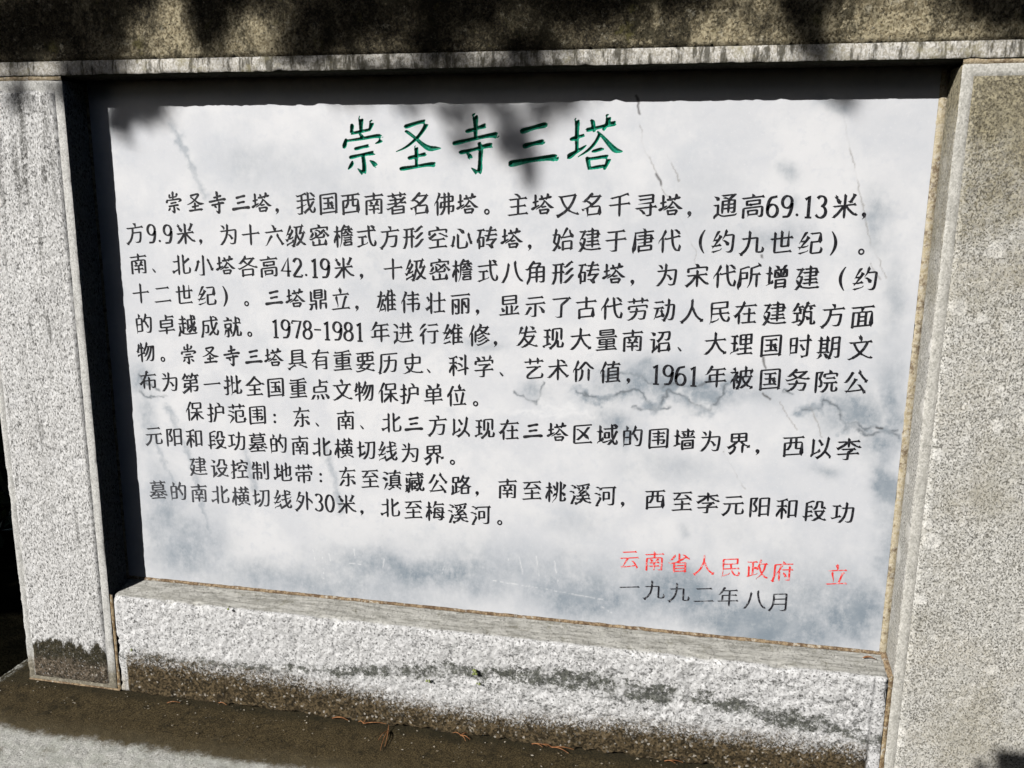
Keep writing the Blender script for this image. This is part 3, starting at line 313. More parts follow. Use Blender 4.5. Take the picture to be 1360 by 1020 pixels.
'第': [[3, 5, 119, 20, 121, 24, 125, 40, 145, 49, 166], [2, 168, 118, 154, 128, 145, 141], [2, 124, 9, 139, -1, 153, -1, 163, 4, 169, 16, 173, 42, 101, 43, 87, 39, 78, 43, 44, 43, 37, 46], [1, 25, -8, 23, -21], [1, 25, -8, 11, -3], [0, 25, -8, 64, 14, 99, 44, 99, 101], [3, 90, 121, 105, 124, 119, 145, 127, 166], [2, 28, 105, 99, 103, 166, 105, 166, 74, 39, 74, 37, 46], [2, 189, 145, 145, 143, 122, 148], [1, 156, 124, 151, 110], [1, 62, 141, 71, 119], [1, 43, 148, 62, 143, 101, 145], [2, 99, -14, 99, 28, 94, 40], [1, 37, 46, 24, 36]],
'筑': [[3, 80, 93, 48, 91, 14, 93], [3, 81, 34, 11, 19], [1, 61, 136, 68, 114, 82, 108], [1, 41, 143, 61, 138, 97, 140], [1, 102, 115, 105, 100], [1, 102, 115, 89, 113], [0, 102, 115, 118, 140, 124, 160], [1, 121, 143, 144, 138, 187, 140], [2, 137, 167, 124, 160], [3, 181, 23, 188, 9, 182, -4, 159, -5, 156, 95, 100, 95, 99, 41, 91, 18, 73, -3, 67, -6, 54, -4], [3, 3, 110, 20, 114, 38, 140, 45, 160, 59, 167], [3, 143, 30, 120, 57, 104, 61], [1, 124, 160, 116, 172], [0, 48, 89, 50, 30], [1, 144, 136, 158, 110]],
'米': [[2, 198, 9, 180, 6, 158, 22, 126, 55, 110, 79], [1, 55, 114, 50, 101], [1, 55, 114, 70, 108], [0, 55, 114, 34, 147], [2, 37, 161, 34, 147], [2, 182, 153, 168, 148], [1, 144, 111, 147, 98], [1, 144, 111, 129, 107], [0, 144, 111, 168, 148], [3, 186, 84, 121, 84, 94, 80, 78, 84, 14, 84], [1, 168, 148, 161, 162], [2, 20, 152, 34, 147], [3, 99, 165, 99, 82, 86, 72, 49, 27, 20, 4, 6, 5], [1, 94, 79, 99, 75, 99, -13]],
'约': [[3, 13, 86, 52, 156, 68, 163], [3, 121, 165, 108, 125, 88, 94], [2, 120, 0, 133, -7, 153, -8, 168, 3, 173, 30, 177, 116, 174, 122, 168, 125, 118, 125, 111, 128], [3, 96, 83, 109, 83, 117, 76, 143, 45], [3, 4, 51, 17, 48, 29, 53, 39, 50, 80, 57], [1, 72, 116, 11, 33], [0, 53, 93, 44, 97, 30, 95, 20, 99], [3, 11, 4, 76, 16, 86, 28], [2, 67, 130, 72, 116], [2, 86, 119, 72, 116]],
'级': [[2, 196, -4, 179, -5, 150, 20, 131, 45, 111, 81, 107, 97, 110, 145], [0, 110, 81, 103, 70, 89, 16, 77, -5], [1, 77, -5, 80, -20], [1, 77, -5, 61, -8], [2, 189, 99, 174, 91], [1, 16, 47, 12, 32], [1, 16, 47, 3, 50], [1, 16, 47, 30, 55, 40, 53, 69, 61, 76, 72], [1, 34, 57, 32, 63, 69, 116, 65, 131], [2, 172, 158, 155, 146], [3, 78, 39, 70, 26, 18, 7, 11, -6], [0, 52, 93, 44, 97, 30, 95, 20, 98], [2, 91, -4, 105, -7, 110, -5, 142, 22, 166, 61, 174, 81, 174, 91], [0, 174, 91, 147, 97], [1, 147, 97, 130, 85], [0, 147, 97, 146, 105, 156, 138, 155, 146], [3, 9, 81, 53, 163], [1, 155, 146, 147, 149, 110, 147, 82, 149]],
'纪': [[3, 12, 3, 75, 16, 82, 25], [3, 4, 52, 17, 49, 30, 53, 39, 50, 73, 55, 81, 63], [3, 95, 148, 163, 148, 169, 145, 172, 138, 170, 83, 173, 67], [3, 9, 81, 55, 157, 71, 163], [0, 21, 99, 30, 95, 47, 97, 56, 93], [2, 12, 32, 18, 46, 76, 115], [1, 76, 115, 91, 118], [1, 76, 115, 72, 130], [1, 168, 83, 105, 83, 103, 7, 107, 0, 114, -4, 171, -4, 178, 1, 183, 10, 185, 24, 177, 39]],
'线': [[1, 87, -4, 85, -16], [1, 87, -4, 133, 18, 159, 38, 183, 65], [1, 87, -4, 72, 2], [1, 54, 93, 45, 97, 31, 95, 7, 99], [3, 46, 172, 52, 158, 50, 152, 13, 81], [3, 124, 166, 129, 75, 143, 17, 156, -1, 168, -8, 175, -8, 185, 4, 186, 11, 180, 25], [3, 89, 114, 181, 127], [3, 190, 100, 178, 88, 85, 71], [3, 13, 33, 74, 121], [3, 6, 51, 18, 48, 31, 53, 39, 50, 61, 54, 69, 56, 77, 66], [3, 181, 147, 169, 146, 150, 158, 136, 155], [3, 12, -6, 20, 6, 71, 20, 78, 31]],
'维': [[2, 100, -14, 102, 86, 95, 110], [1, 104, 6, 189, 6], [3, 140, 163, 152, 139], [2, 62, 162, 50, 159], [3, 79, 80, 81, 97, 102, 124, 116, 163], [2, 42, 171, 50, 159], [1, 50, 159, 11, 82], [1, 104, 47, 181, 47], [3, 76, 19, 12, 5], [1, 51, 94, 43, 97, 27, 95, 3, 99], [3, 65, 131, 68, 116, 11, 33], [2, 73, 63, 65, 55, 35, 49, 26, 52], [2, 187, 125, 146, 124, 105, 127], [0, 146, 122, 146, 9], [1, 104, 86, 182, 86]],
'至': [[3, 18, 150, 66, 150, 77, 147, 89, 150, 181, 150], [2, 100, 81, 100, 3], [3, 187, -1, 100, 1, 13, -1], [3, 170, 51, 30, 51], [1, 77, 145, 73, 136, 27, 82], [3, 182, 87, 169, 90, 131, 125, 117, 127], [1, 153, 104, 141, 98, 64, 95, 22, 98]],
'艺': [[3, 65, 116, 65, 166], [3, 164, 92, 147, 92, 134, 88, 73, 47, 46, 24, 41, 11, 46, 3, 61, -3, 168, -3, 177, 13, 178, 24, 169, 37], [3, 13, 140, 184, 140], [3, 134, 166, 134, 116], [2, 32, 93, 118, 93, 130, 87]],
'范': [[3, 63, 52, 62, 36, 23, -8], [3, 135, 166, 135, 121], [3, 57, 59, 46, 57, 22, 70, 7, 67], [3, 64, 166, 64, 120], [3, 186, 144, 13, 144], [2, 121, 57, 137, 47, 165, 47, 167, 92, 164, 99, 157, 102, 91, 102, 90, 7, 98, -3, 104, -5, 178, -5, 184, 19], [3, 72, 95, 58, 93, 34, 107, 19, 106], [2, 196, 25, 184, 19], [1, 184, 19, 175, 32]],
'著': [[3, 5, 42, 19, 38, 79, 58, 100, 74, 129, 86, 165, 118, 180, 122], [3, 185, 147, 14, 147], [0, 56, 47, 59, 25, 58, -3, 162, -3, 162, 45, 159, 50, 153, 52, 90, 52, 80, 57], [0, 87, 84, 99, 75], [1, 87, 84, 77, 80, 13, 80], [1, 87, 84, 87, 130], [3, 134, 127, 134, 166], [0, 159, 25, 61, 25], [1, 145, 101, 135, 111, 30, 111], [3, 65, 166, 65, 127], [1, 130, 85, 141, 80, 187, 80]],
'藏': [[3, 128, 89, 75, 89, 74, -4], [3, 23, 66, 23, 118], [0, 77, 65, 123, 65, 123, 38, 77, 38], [2, 189, 113, 52, 111, 50, 79, 52, 70, 50, 26, 40, -8], [1, 175, 115, 171, 127, 163, 133, 150, 133], [0, 48, 79, 26, 79], [1, 40, -8, 46, -20], [1, 40, -8, 28, -11], [3, 187, 148, 14, 148], [2, 132, 166, 132, 134, 138, 126, 144, 54, 151, 37], [3, 104, -7, 119, -7, 125, -3, 147, 22, 162, 53, 172, 87, 164, 98], [0, 102, 86, 102, 67], [0, 102, 35, 102, 15], [3, 67, 130, 67, 166], [0, 77, 13, 124, 13, 132, 6], [2, 10, 49, 48, 49], [1, 148, 21, 164, -4, 176, -9, 182, -6, 187, 6, 188, 13, 181, 26], [1, 25, 46, 23, 12, 17, -5, 6, -12]],
'行': [[3, 5, 64, 18, 64, 39, 84, 63, 115, 80, 122], [3, 189, 94, 153, 92, 80, 94], [3, 72, 164, 55, 158, 18, 124, 15, 109], [3, 90, 149, 183, 149], [1, 153, 90, 152, 0, 146, -6, 138, -8, 121, -8, 107, 1], [1, 40, 83, 46, 71, 46, -14]],
'被': [[2, 171, 99, 179, 121, 178, 129], [2, 82, -3, 99, -6, 132, 15, 155, 40, 168, 64, 171, 80], [3, 43, 130, 46, 143, 34, 163], [0, 70, -4, 82, 17, 88, 41, 93, 83, 91, 123, 94, 129, 101, 132, 170, 132, 178, 129], [0, 95, 83, 134, 85, 171, 80], [1, 181, -6, 186, -20], [0, 181, -6, 154, 8, 131, 31, 113, 60, 107, 80], [1, 181, -6, 196, -2], [2, 68, 33, 68, 49, 55, 68], [1, 171, 80, 185, 89], [0, 41, 72, 49, 72, 55, 68], [3, 10, 126, 65, 126, 41, 82, 42, -13], [2, 134, 167, 134, 87], [1, 41, 72, 33, 69, 17, 53, 13, 36], [2, 191, 136, 178, 129], [1, 70, -4, 73, -19], [1, 70, -4, 57, -6], [2, 71, 99, 72, 85, 55, 68]],
'西': [[0, 78, 145, 77, 90, 73, 76, 56, 49, 31, 49], [3, 172, -12, 169, 5, 171, 95, 168, 102, 161, 105, 40, 105, 33, 102, 30, 97, 32, 5, 29, -13], [0, 167, 53, 122, 53, 121, 144], [3, 185, 148, 121, 146, 14, 148], [0, 167, 5, 34, 5]],
'要': [[3, 9, -2, 24, -8, 47, -6, 81, 1, 99, 10, 111, 12, 172, -8, 188, -4], [0, 122, 87, 122, 150], [0, 142, 49, 140, 41, 115, 13], [3, 188, 53, 142, 51, 86, 53, 77, 57, 65, 50, 57, 53, 12, 53], [0, 95, 10, 86, 17, 64, 21, 54, 27], [0, 75, 150, 75, 92, 83, 71], [3, 15, 153, 185, 153], [2, 97, 78, 79, 65, 54, 27], [2, 33, 19, 54, 27], [0, 122, 123, 31, 123, 31, 84, 170, 84, 170, 115, 167, 121, 161, 123, 122, 123]],
'角': [[1, 44, 116, 48, 76, 45, 68, 45, 38, 35, 12, 24, -5, 25, -19], [1, 105, 111, 97, 115, 40, 117, 23, 105, 8, 106], [1, 119, 120, 129, 115, 167, 115, 167, 1, 161, -6, 151, -8, 139, -8, 125, 1], [0, 105, 111, 121, 124, 137, 149, 78, 149, 69, 153], [1, 44, 116, 44, 124, 72, 159, 87, 166], [2, 105, -9, 105, 111], [0, 47, 38, 163, 37], [0, 50, 76, 163, 76]],
'设': [[3, 188, 100, 158, 100, 155, 151, 107, 155, 103, 121, 94, 106, 79, 93, 64, 96], [3, 22, 156, 37, 153, 58, 129], [2, 64, -1, 80, -7, 94, -3, 135, 21, 156, 43, 166, 61, 167, 69], [1, 167, 69, 158, 73, 92, 71, 78, 74], [1, 167, 69, 184, 78], [2, 195, -2, 180, -8, 167, -4, 145, 6, 126, 20, 100, 48, 92, 69], [2, 11, 98, 44, 98, 44, 21, 47, 11], [3, 34, -16, 38, 2, 69, 23, 72, 35]],
'诏': [[2, 69, 86, 82, 83], [3, 89, -13, 92, 1, 90, 51, 93, 57, 100, 60, 163, 60, 170, 57, 173, 50, 171, 1, 174, -13], [0, 94, 1, 169, 1], [3, 20, 155, 31, 153, 56, 130], [2, 79, 69, 82, 83], [0, 119, 148, 116, 129, 107, 107, 82, 83], [3, 78, 152, 119, 150, 171, 152, 175, 135, 172, 104, 168, 93, 156, 86, 144, 86, 132, 95], [3, 35, -15, 37, 0, 46, 10, 69, 26, 75, 42], [2, 13, 98, 45, 98, 45, 25, 49, 14]],
'越': [[1, 52, 12, 57, 22, 59, 57, 54, 106, 54, 167], [1, 61, 57, 90, 57], [3, 18, 137, 90, 137], [3, 94, 98, 10, 98], [2, 191, 127, 115, 127, 109, 124, 107, 119, 109, 48], [2, 108, 20, 122, 18], [2, 138, 71, 132, 57], [1, 158, 58, 152, 67, 149, 86, 145, 167], [3, 156, 161, 167, 159, 178, 145, 189, 141], [1, 122, 18, 133, 25, 153, 46, 183, 105], [1, 153, 45, 174, 16, 186, 36, 187, 46, 180, 60], [3, 97, 24, 101, 40, 106, 45, 128, 55, 145, 55], [2, 17, -17, 13, -6, 29, 34], [3, 198, 7, 182, -3, 95, -3, 63, 3, 44, 17, 30, 35, 26, 48, 26, 77], [1, 122, 18, 122, 6]],
'路': [[0, 168, 48, 171, 41, 171, -1, 107, -1, 107, 41, 110, 48], [0, 168, 48, 160, 50, 110, 48], [0, 168, 48, 177, 59], [2, 183, 146, 166, 140, 128, 141, 120, 144], [1, 74, 107, 76, 151, 27, 153, 24, 108, 53, 104, 84, 105, 93, 107, 107, 124, 126, 165], [1, 177, 59, 199, 62], [0, 177, 59, 144, 85, 110, 127], [2, 90, 29, 76, 17, 35, 7, 25, 8], [0, 55, 15, 53, 102], [1, 25, 8, 16, 3, 8, -9], [1, 25, 8, 24, 78], [0, 57, 63, 76, 63, 89, 55, 107, 63, 130, 81, 151, 105, 164, 127, 166, 138], [0, 102, 59, 110, 48]],
'进': [[3, 152, 161, 152, 19], [3, 182, 125, 69, 125], [2, 196, 9, 179, -2, 98, -3, 73, 3, 44, 22], [1, 44, 22, 20, 3, 17, -15], [1, 44, 22, 45, 89, 12, 89], [3, 186, 75, 68, 75], [3, 13, 155, 26, 155, 38, 144, 48, 133, 47, 118], [3, 104, 161, 101, 63, 93, 41, 77, 22]],
'通': [[0, 83, 83, 173, 83], [1, 127, 109, 119, 112, 80, 112, 79, 17], [0, 83, 54, 173, 54], [2, 16, -16, 18, -1, 44, 20], [3, 52, 123, 28, 147, 12, 153], [1, 44, 20, 72, 2, 94, -4, 178, -3, 185, -2, 196, 8], [1, 44, 20, 44, 86, 11, 86], [3, 142, 28, 154, 20, 165, 20, 176, 27, 175, 111, 142, 116, 102, 137, 86, 134], [3, 186, 155, 172, 153, 138, 129, 129, 108, 127, 18], [1, 165, 150, 154, 155, 73, 155]],
'重': [[3, 176, 27, 26, 27], [3, 171, 155, 158, 160, 98, 152, 49, 151, 35, 151, 23, 159], [3, 12, 127, 187, 127], [0, 42, 78, 159, 78], [0, 98, 150, 99, 0], [3, 188, -3, 11, -3], [0, 99, 103, 48, 103, 41, 100, 39, 96, 41, 51, 161, 51, 162, 95, 159, 101, 153, 103, 99, 103]],
'量': [[0, 42, 59, 160, 59], [0, 100, 76, 100, -2], [3, 10, -5, 190, -5], [3, 189, 99, 11, 99], [3, 26, 18, 174, 18], [0, 45, 138, 154, 138], [0, 100, 76, 90, 80, 41, 80, 39, 41, 163, 39, 163, 73, 160, 77, 153, 80, 110, 80, 100, 76], [0, 45, 138, 43, 123, 50, 118, 157, 118, 157, 157, 42, 157, 45, 138]],
'阳': [[3, 83, 153, 24, 153, 24, -13], [3, 99, -12, 102, 9, 100, 141, 103, 146, 110, 149, 174, 149, 172, 9, 175, -10], [0, 104, 9, 170, 9], [0, 170, 81, 104, 81], [2, 33, 48, 47, 38, 59, 39, 67, 44, 72, 52, 72, 65, 67, 80, 49, 102, 68, 142, 69, 150]],
'院': [[3, 189, 65, 148, 63, 79, 65], [3, 84, 110, 84, 136, 135, 139, 182, 136, 182, 110], [1, 135, 141, 125, 166], [1, 148, 61, 148, 4, 151, -3, 159, -7, 175, -7, 181, -4, 186, 4, 187, 14, 178, 28], [3, 95, 101, 172, 101], [2, 56, -3, 72, -7, 84, -1, 97, 11, 109, 33, 112, 61], [2, 34, 46, 46, 38, 54, 39, 61, 45, 64, 53, 61, 79, 47, 102, 62, 150], [3, 22, -13, 22, 153, 76, 154]],
'雄': [[3, 90, 79, 90, 96, 110, 121, 111, 133, 121, 159, 115, 171], [1, 115, 83, 186, 83], [3, 75, 55, 89, 4, 83, -13], [0, 153, 5, 151, 130, 154, 140, 146, 158], [1, 115, 43, 185, 43], [2, 111, -14, 113, 83, 111, 103, 105, 113], [1, 115, 2, 188, 2], [2, 185, 124, 113, 124], [3, 13, 127, 91, 127], [1, 146, 158, 134, 161], [1, 146, 158, 151, 170], [0, 83, 14, 45, 6, 37, 9], [3, 28, -10, 51, 45, 64, 88, 77, 96], [3, 50, 166, 39, 100, 29, 63, 15, 34, 0, 31]],
'面': [[0, 123, 73, 75, 73], [0, 127, 105, 125, 73, 127, 5], [0, 97, 143, 91, 113], [3, 187, 148, 109, 148, 97, 145, 86, 148, 13, 148], [0, 71, 105, 73, 73, 71, 5], [0, 32, 2, 168, 2], [0, 74, 39, 124, 39], [3, 173, -14, 170, 2, 172, 99, 170, 105, 163, 109, 127, 107, 91, 111, 71, 107, 29, 109, 28, -14]],
'高': [[2, 95, 165, 102, 145], [2, 62, -2, 65, 12, 62, 42, 134, 42, 133, 12, 67, 12], [3, 13, 141, 91, 141, 102, 143, 112, 141, 186, 141], [3, 26, -13, 26, 57, 29, 63, 35, 65, 165, 65, 171, 63, 174, 56, 174, 0, 163, -9, 152, -9, 139, -2], [3, 90, 88, 51, 88, 50, 117, 151, 117, 151, 88, 80, 88]],
'鼎': [[3, 78, -14, 77, 66, 29, 66, 29, 149], [1, 74, 37, 11, 37], [2, 5, -7, 20, -8, 30, 2, 35, 14, 37, 34], [0, 132, 134, 66, 134], [3, 170, 149, 170, 66, 121, 66, 120, -14], [0, 132, 111, 66, 111], [1, 124, 37, 174, 35, 174, -14], [0, 132, 134, 135, 126, 133, 87, 63, 87, 65, 157, 136, 157, 132, 134]],
}
LINES=[  # kind, height on the tablet, rise, [(text, x of its middle)]
('title',0.8903,0.0042,[('崇', 0.5467), ('圣', 0.6493), ('寺', 0.7534), ('三', 0.8547), ('塔', 0.9601)]),
('body',0.7896,0.0049,[('崇', 0.1668), ('圣', 0.2119), ('寺', 0.2567), ('三', 0.3039), ('塔', 0.3456), ('，', 0.389), ('我', 0.4324), ('国', 0.4763), ('西', 0.519), ('南', 0.5635), ('著', 0.6067), ('名', 0.6502), ('佛', 0.6947), ('塔', 0.7373), ('。', 0.7826), ('主', 0.8279), ('塔', 0.8717), ('又', 0.9151), ('名', 0.958), ('千', 1.0044), ('寻', 1.0489), ('塔', 1.0904), ('，', 1.1349), ('通', 1.1794), ('高', 1.2244), ('69.13', 1.2949), ('米', 1.369), ('，', 1.4129)]),
('body',0.7312,0.0040,[('方', 0.0802), ('9.9', 0.1324), ('米', 0.186), ('，', 0.2307), ('为', 0.2753), ('十', 0.3203), ('六', 0.3673), ('级', 0.4101), ('密', 0.4566), ('檐', 0.5035), ('式', 0.5477), ('方', 0.5929), ('形', 0.6362), ('空', 0.6825), ('心', 0.7263), ('砖', 0.773), ('塔', 0.8178), ('，', 0.863), ('始', 0.9082), ('建', 0.9547), ('于', 1.0001), ('唐', 1.0468), ('代', 1.0907), ('（', 1.1372), ('约', 1.1806), ('九', 1.2271), ('世', 1.2743), ('纪', 1.3209), ('）', 1.3646), ('。', 1.4113)]),
('body',0.6728,0.0048,[('南', 0.0825), ('、', 0.1281), ('北', 0.1737), ('小', 0.2195), ('塔', 0.2662), ('各', 0.311), ('高', 0.3538), ('42.19', 0.4277), ('米', 0.5024), ('，', 0.55), ('十', 0.5976), ('级', 0.6404), ('密', 0.6857), ('檐', 0.7276), ('式', 0.7741), ('八', 0.8185), ('角', 0.8618), ('形', 0.9087), ('砖', 0.9551), ('塔', 0.999), ('，', 1.0443), ('为', 1.0897), ('宋', 1.1403), ('代', 1.1853), ('所', 1.226), ('增', 1.2713), ('建', 1.3195), ('（', 1.3671), ('约', 1.4119)]),
('body',0.6155,0.0019,[('十', 0.0824), ('二', 0.1294), ('世', 0.1755), ('纪', 0.2235), ('）', 0.269), ('。', 0.3153), ('三', 0.3616), ('塔', 0.4051), ('鼎', 0.4503), ('立', 0.4949), ('，', 0.5396), ('雄', 0.5842), ('伟', 0.6297), ('壮', 0.6782), ('丽', 0.7241), ('，', 0.7692), ('显', 0.8144), ('示', 0.8615), ('了', 0.9082), ('古', 0.9522), ('代', 0.9965), ('劳', 1.0424), ('动', 1.0875), ('人', 1.1347), ('民', 1.1814), ('在', 1.2245), ('建', 1.2713), ('筑', 1.3189), ('方', 1.3662), ('面', 1.4121)]),
('body',0.5557,0.0061,[('的', 0.084), ('卓', 0.1328), ('越', 0.1772), ('成', 0.2251), ('就', 0.2724), ('。', 0.3185), ('1978-1981', 0.4457), ('年', 0.5706), ('进', 0.6144), ('行', 0.6645), ('维', 0.7106), ('修', 0.7586), ('，', 0.8028), ('发', 0.847), ('现', 0.8952), ('大', 0.9437), ('量', 0.9899), ('南', 1.0353), ('诏', 1.0835), ('、', 1.1303), ('大', 1.1771), ('理', 1.2211), ('国', 1.2696), ('时', 1.317), ('期', 1.3637), ('文', 1.4135)]),
('body',0.4997,0.0041,[('物', 0.0841), ('。', 0.1303), ('崇', 0.1764), ('圣', 0.2237), ('寺', 0.2683), ('三', 0.3139), ('塔', 0.356), ('具', 0.4033), ('有', 0.4505), ('重', 0.4949), ('要', 0.5398), ('历', 0.5856), ('史', 0.6325), ('、', 0.6767), ('科', 0.721), ('学', 0.7681), ('、', 0.8144), ('艺', 0.8607), ('术', 0.9046), ('价', 0.9494), ('值', 0.9984), ('，', 1.0442), ('1961', 1.1109), ('年', 1.1812), ('被', 1.2244), ('国', 1.272), ('务', 1.3171), ('院', 1.3637), ('公', 1.411)]),
('body',0.4417,0.0051,[('布', 0.0844), ('为', 0.1315), ('第', 0.1762), ('一', 0.2223), ('批', 0.267), ('全', 0.3123), ('国', 0.3563), ('重', 0.4028), ('点', 0.4475), ('文', 0.4922), ('物', 0.5368), ('保', 0.5831), ('护', 0.6259), ('单', 0.6721), ('位', 0.7167), ('。', 0.7632)]),
('body',0.3852,0.0026,[('保', 0.1802), ('护', 0.2274), ('范', 0.2716), ('围', 0.3155), ('：', 0.3616), ('东', 0.4076), ('、', 0.4526), ('南', 0.4975), ('、', 0.5435), ('北', 0.5895), ('三', 0.6335), ('方', 0.6802), ('以', 0.7239), ('现', 0.7706), ('在', 0.8169), ('三', 0.8612), ('塔', 0.9072), ('区', 0.952), ('域', 0.997), ('的', 1.0422), ('围', 1.0882), ('墙', 1.1337), ('为', 1.1795), ('界', 1.2272), ('，', 1.2732), ('西', 1.3191), ('以', 1.3642), ('李', 1.41)]),
('body',0.3300,-0.0003,[('元', 0.0874), ('阳', 0.1326), ('和', 0.1772), ('段', 0.2255), ('功', 0.2683), ('墓', 0.3126), ('的', 0.3566), ('南', 0.4019), ('北', 0.4474), ('横', 0.492), ('切', 0.5378), ('线', 0.5809), ('为', 0.6254), ('界', 0.6718), ('。', 0.7187)]),
('body',0.2716,0.0017,[('建', 0.1806), ('设', 0.2268), ('控', 0.2708), ('制', 0.316), ('地', 0.3634), ('带', 0.4075), ('：', 0.4527), ('东', 0.4979), ('至', 0.544), ('滇', 0.5888), ('藏', 0.6334), ('公', 0.6787), ('路', 0.7245), ('，', 0.7695), ('南', 0.8145), ('至', 0.861), ('桃', 0.9055), ('溪', 0.9517), ('河', 0.998), ('，', 1.0427), ('西', 1.0873), ('至', 1.1357), ('李', 1.1807), ('元', 1.2252), ('阳', 1.2707), ('和', 1.3176), ('段', 1.3638), ('功', 1.4109)]),
('body',0.2149,0.0030,[('墓', 0.0874), ('的', 0.1327), ('南', 0.1788), ('北', 0.2257), ('横', 0.2702), ('切', 0.3147), ('线', 0.3608), ('外', 0.406), ('30', 0.4486), ('米', 0.494), ('，', 0.539), ('北', 0.584), ('至', 0.6303), ('梅', 0.6739), ('溪', 0.7192), ('河', 0.7641), ('。', 0.8107)]),
('red',0.1449,0.0084,[('云', 1.046), ('南', 1.0913), ('省', 1.1364), ('人', 1.1807), ('民', 1.228), ('政', 1.2742), ('府', 1.3183), ('立', 1.4112)]),
('date',0.1029,-0.0047,[('一', 1.0482), ('九', 1.0939), ('九', 1.1391), ('二', 1.1838), ('年', 1.227), ('八', 1.2735), ('月', 1.3169)]),
]
VEIN=[[(0.9382, 0.4654), (0.986, 0.4527), (1.0242, 0.4713), (1.048, 0.4753), (1.0825, 0.4402), (1.1018, 0.4767), (1.1299, 0.4633), (1.1723, 0.4452), (1.1939, 0.4708), (1.2016, 0.4913)], [(1.0191, 0.5011), (1.0469, 0.5024), (1.0632, 0.491), (1.0898, 0.4829), (1.113, 0.4881), (1.147, 0.4831), (1.1746, 0.4952)], [(0.9846, 0.4953), (1.0191, 0.5011)], [(1.3297, 0.4542), (1.3592, 0.4558), (1.3624, 0.4758), (1.3853, 0.4652), (1.4022, 0.4252), (1.4159, 0.4353), (1.4313, 0.4257), (1.4526, 0.4309), (1.4875, 0.4173)], [(1.4038, 0.4346), (1.4358, 0.4167), (1.4854, 0.4264)], [(1.3627, 0.4732), (1.3763, 0.4713)], [(1.2952, 0.4841), (1.3103, 0.481)], [(0.8491, 0.4467), (0.8659, 0.4391), (0.8726, 0.4563), (0.879, 0.479)], [(0.8252, 0.4595), (0.8491, 0.4467)], [(1.04, 0.4433), (1.0826, 0.4388), (1.1059, 0.4469)], [(0.0623, 0.4577), (0.0756, 0.4385), (0.1078, 0.4264)], [(0.064, 0.4195), (0.0864, 0.4084), (0.1234, 0.4149)]]
SOFT=[[(0.173, 0.9322), (0.2023, 0.8714), (0.2312, 0.8004)], [(0.1216, 0.3918), (0.1611, 0.3009), (0.1766, 0.2388), (0.1935, 0.1438), (0.2089, 0.0716)], [(0.0756, 0.3581), (0.1012, 0.2811), (0.1373, 0.2039)], [(0.4513, 0.3354), (0.472, 0.2607), (0.4809, 0.1996)], [(0.2842, 0.3091), (0.3042, 0.2326)]]
CRACK=[[(1.0333, 0.927), (1.041, 0.8905), (1.0654, 0.8477), (1.0739, 0.8268), (1.0888, 0.8009), (1.1133, 0.7613), (1.1381, 0.7177), (1.1343, 0.6961)], [(1.0801, 0.8783), (1.1033, 0.8356)], [(1.3542, 0.9423), (1.3618, 0.9076), (1.379, 0.8549), (1.4031, 0.7778), (1.412, 0.7441), (1.4263, 0.7152), (1.4445, 0.6814)], [(1.2915, 0.4653), (1.3057, 0.4421), (1.3226, 0.4163)], [(1.3071, 0.5242), (1.3283, 0.4885), (1.3475, 0.4472), (1.3655, 0.4083)], [(1.4155, 0.7052), (1.4355, 0.6787)], [(1.2012, 0.3704), (1.2226, 0.3372), (1.2441, 0.3039)]]
SPOT=[[(1.0252, 0.9714), (1.0294, 0.9594), (1.0313, 0.9438)], [(1.0642, 0.8465), (1.0725, 0.8293)], [(1.2575, 0.5415), (1.2637, 0.5235)], [(1.263, 0.4798), (1.2737, 0.4697)], [(1.2433, 0.7137), (1.2434, 0.7112)], [(1.4527, 0.4296), (1.4612, 0.4288)], [(0.1959, -0.0501), (0.1958, -0.0518)]]
WHITE_L=[[(0.4401, 0.1125), (0.4413, 0.0563)], [(0.4544, 0.1106), (0.457, 0.0949)], [(0.4966, 0.0938), (0.5233, 0.0931)], [(0.7884, 0.0858), (0.8253, 0.0832), (0.8692, 0.0799), (0.9415, 0.0734), (0.9986, 0.0685)], [(0.8392, 0.1383), (0.8455, 0.1052)], [(0.9057, 0.1369), (0.9137, 0.0966)], [(0.8174, 0.1332), (0.8191, 0.1181)], [(0.871, 0.1443), (0.8775, 0.1038)], [(0.4196, 0.1186), (0.4249, 0.0902)], [(0.507, 0.1265), (0.5095, 0.1045)], [(0.9991, 0.0533), (1.0165, 0.0429)], [(1.3177, 0.1755), (1.3269, 0.1548)], [(0.5689, 0.1101), (0.5654, 0.0876)], [(0.6913, 0.1121), (0.6866, 0.0898)]]
WVEIN=[[(0.7361, 0.4191), (0.7931, 0.4294), (0.8495, 0.4213), (0.8982, 0.4184), (0.9407, 0.4265), (0.9736, 0.4172)], [(0.8701, 0.4408), (0.898, 0.4283), (0.9321, 0.44)], [(1.0928, 0.4462), (1.1241, 0.4751), (1.1509, 0.459), (1.1771, 0.4509)], [(0.2052, 0.4646), (0.2692, 0.4647), (0.3241, 0.4585)]]
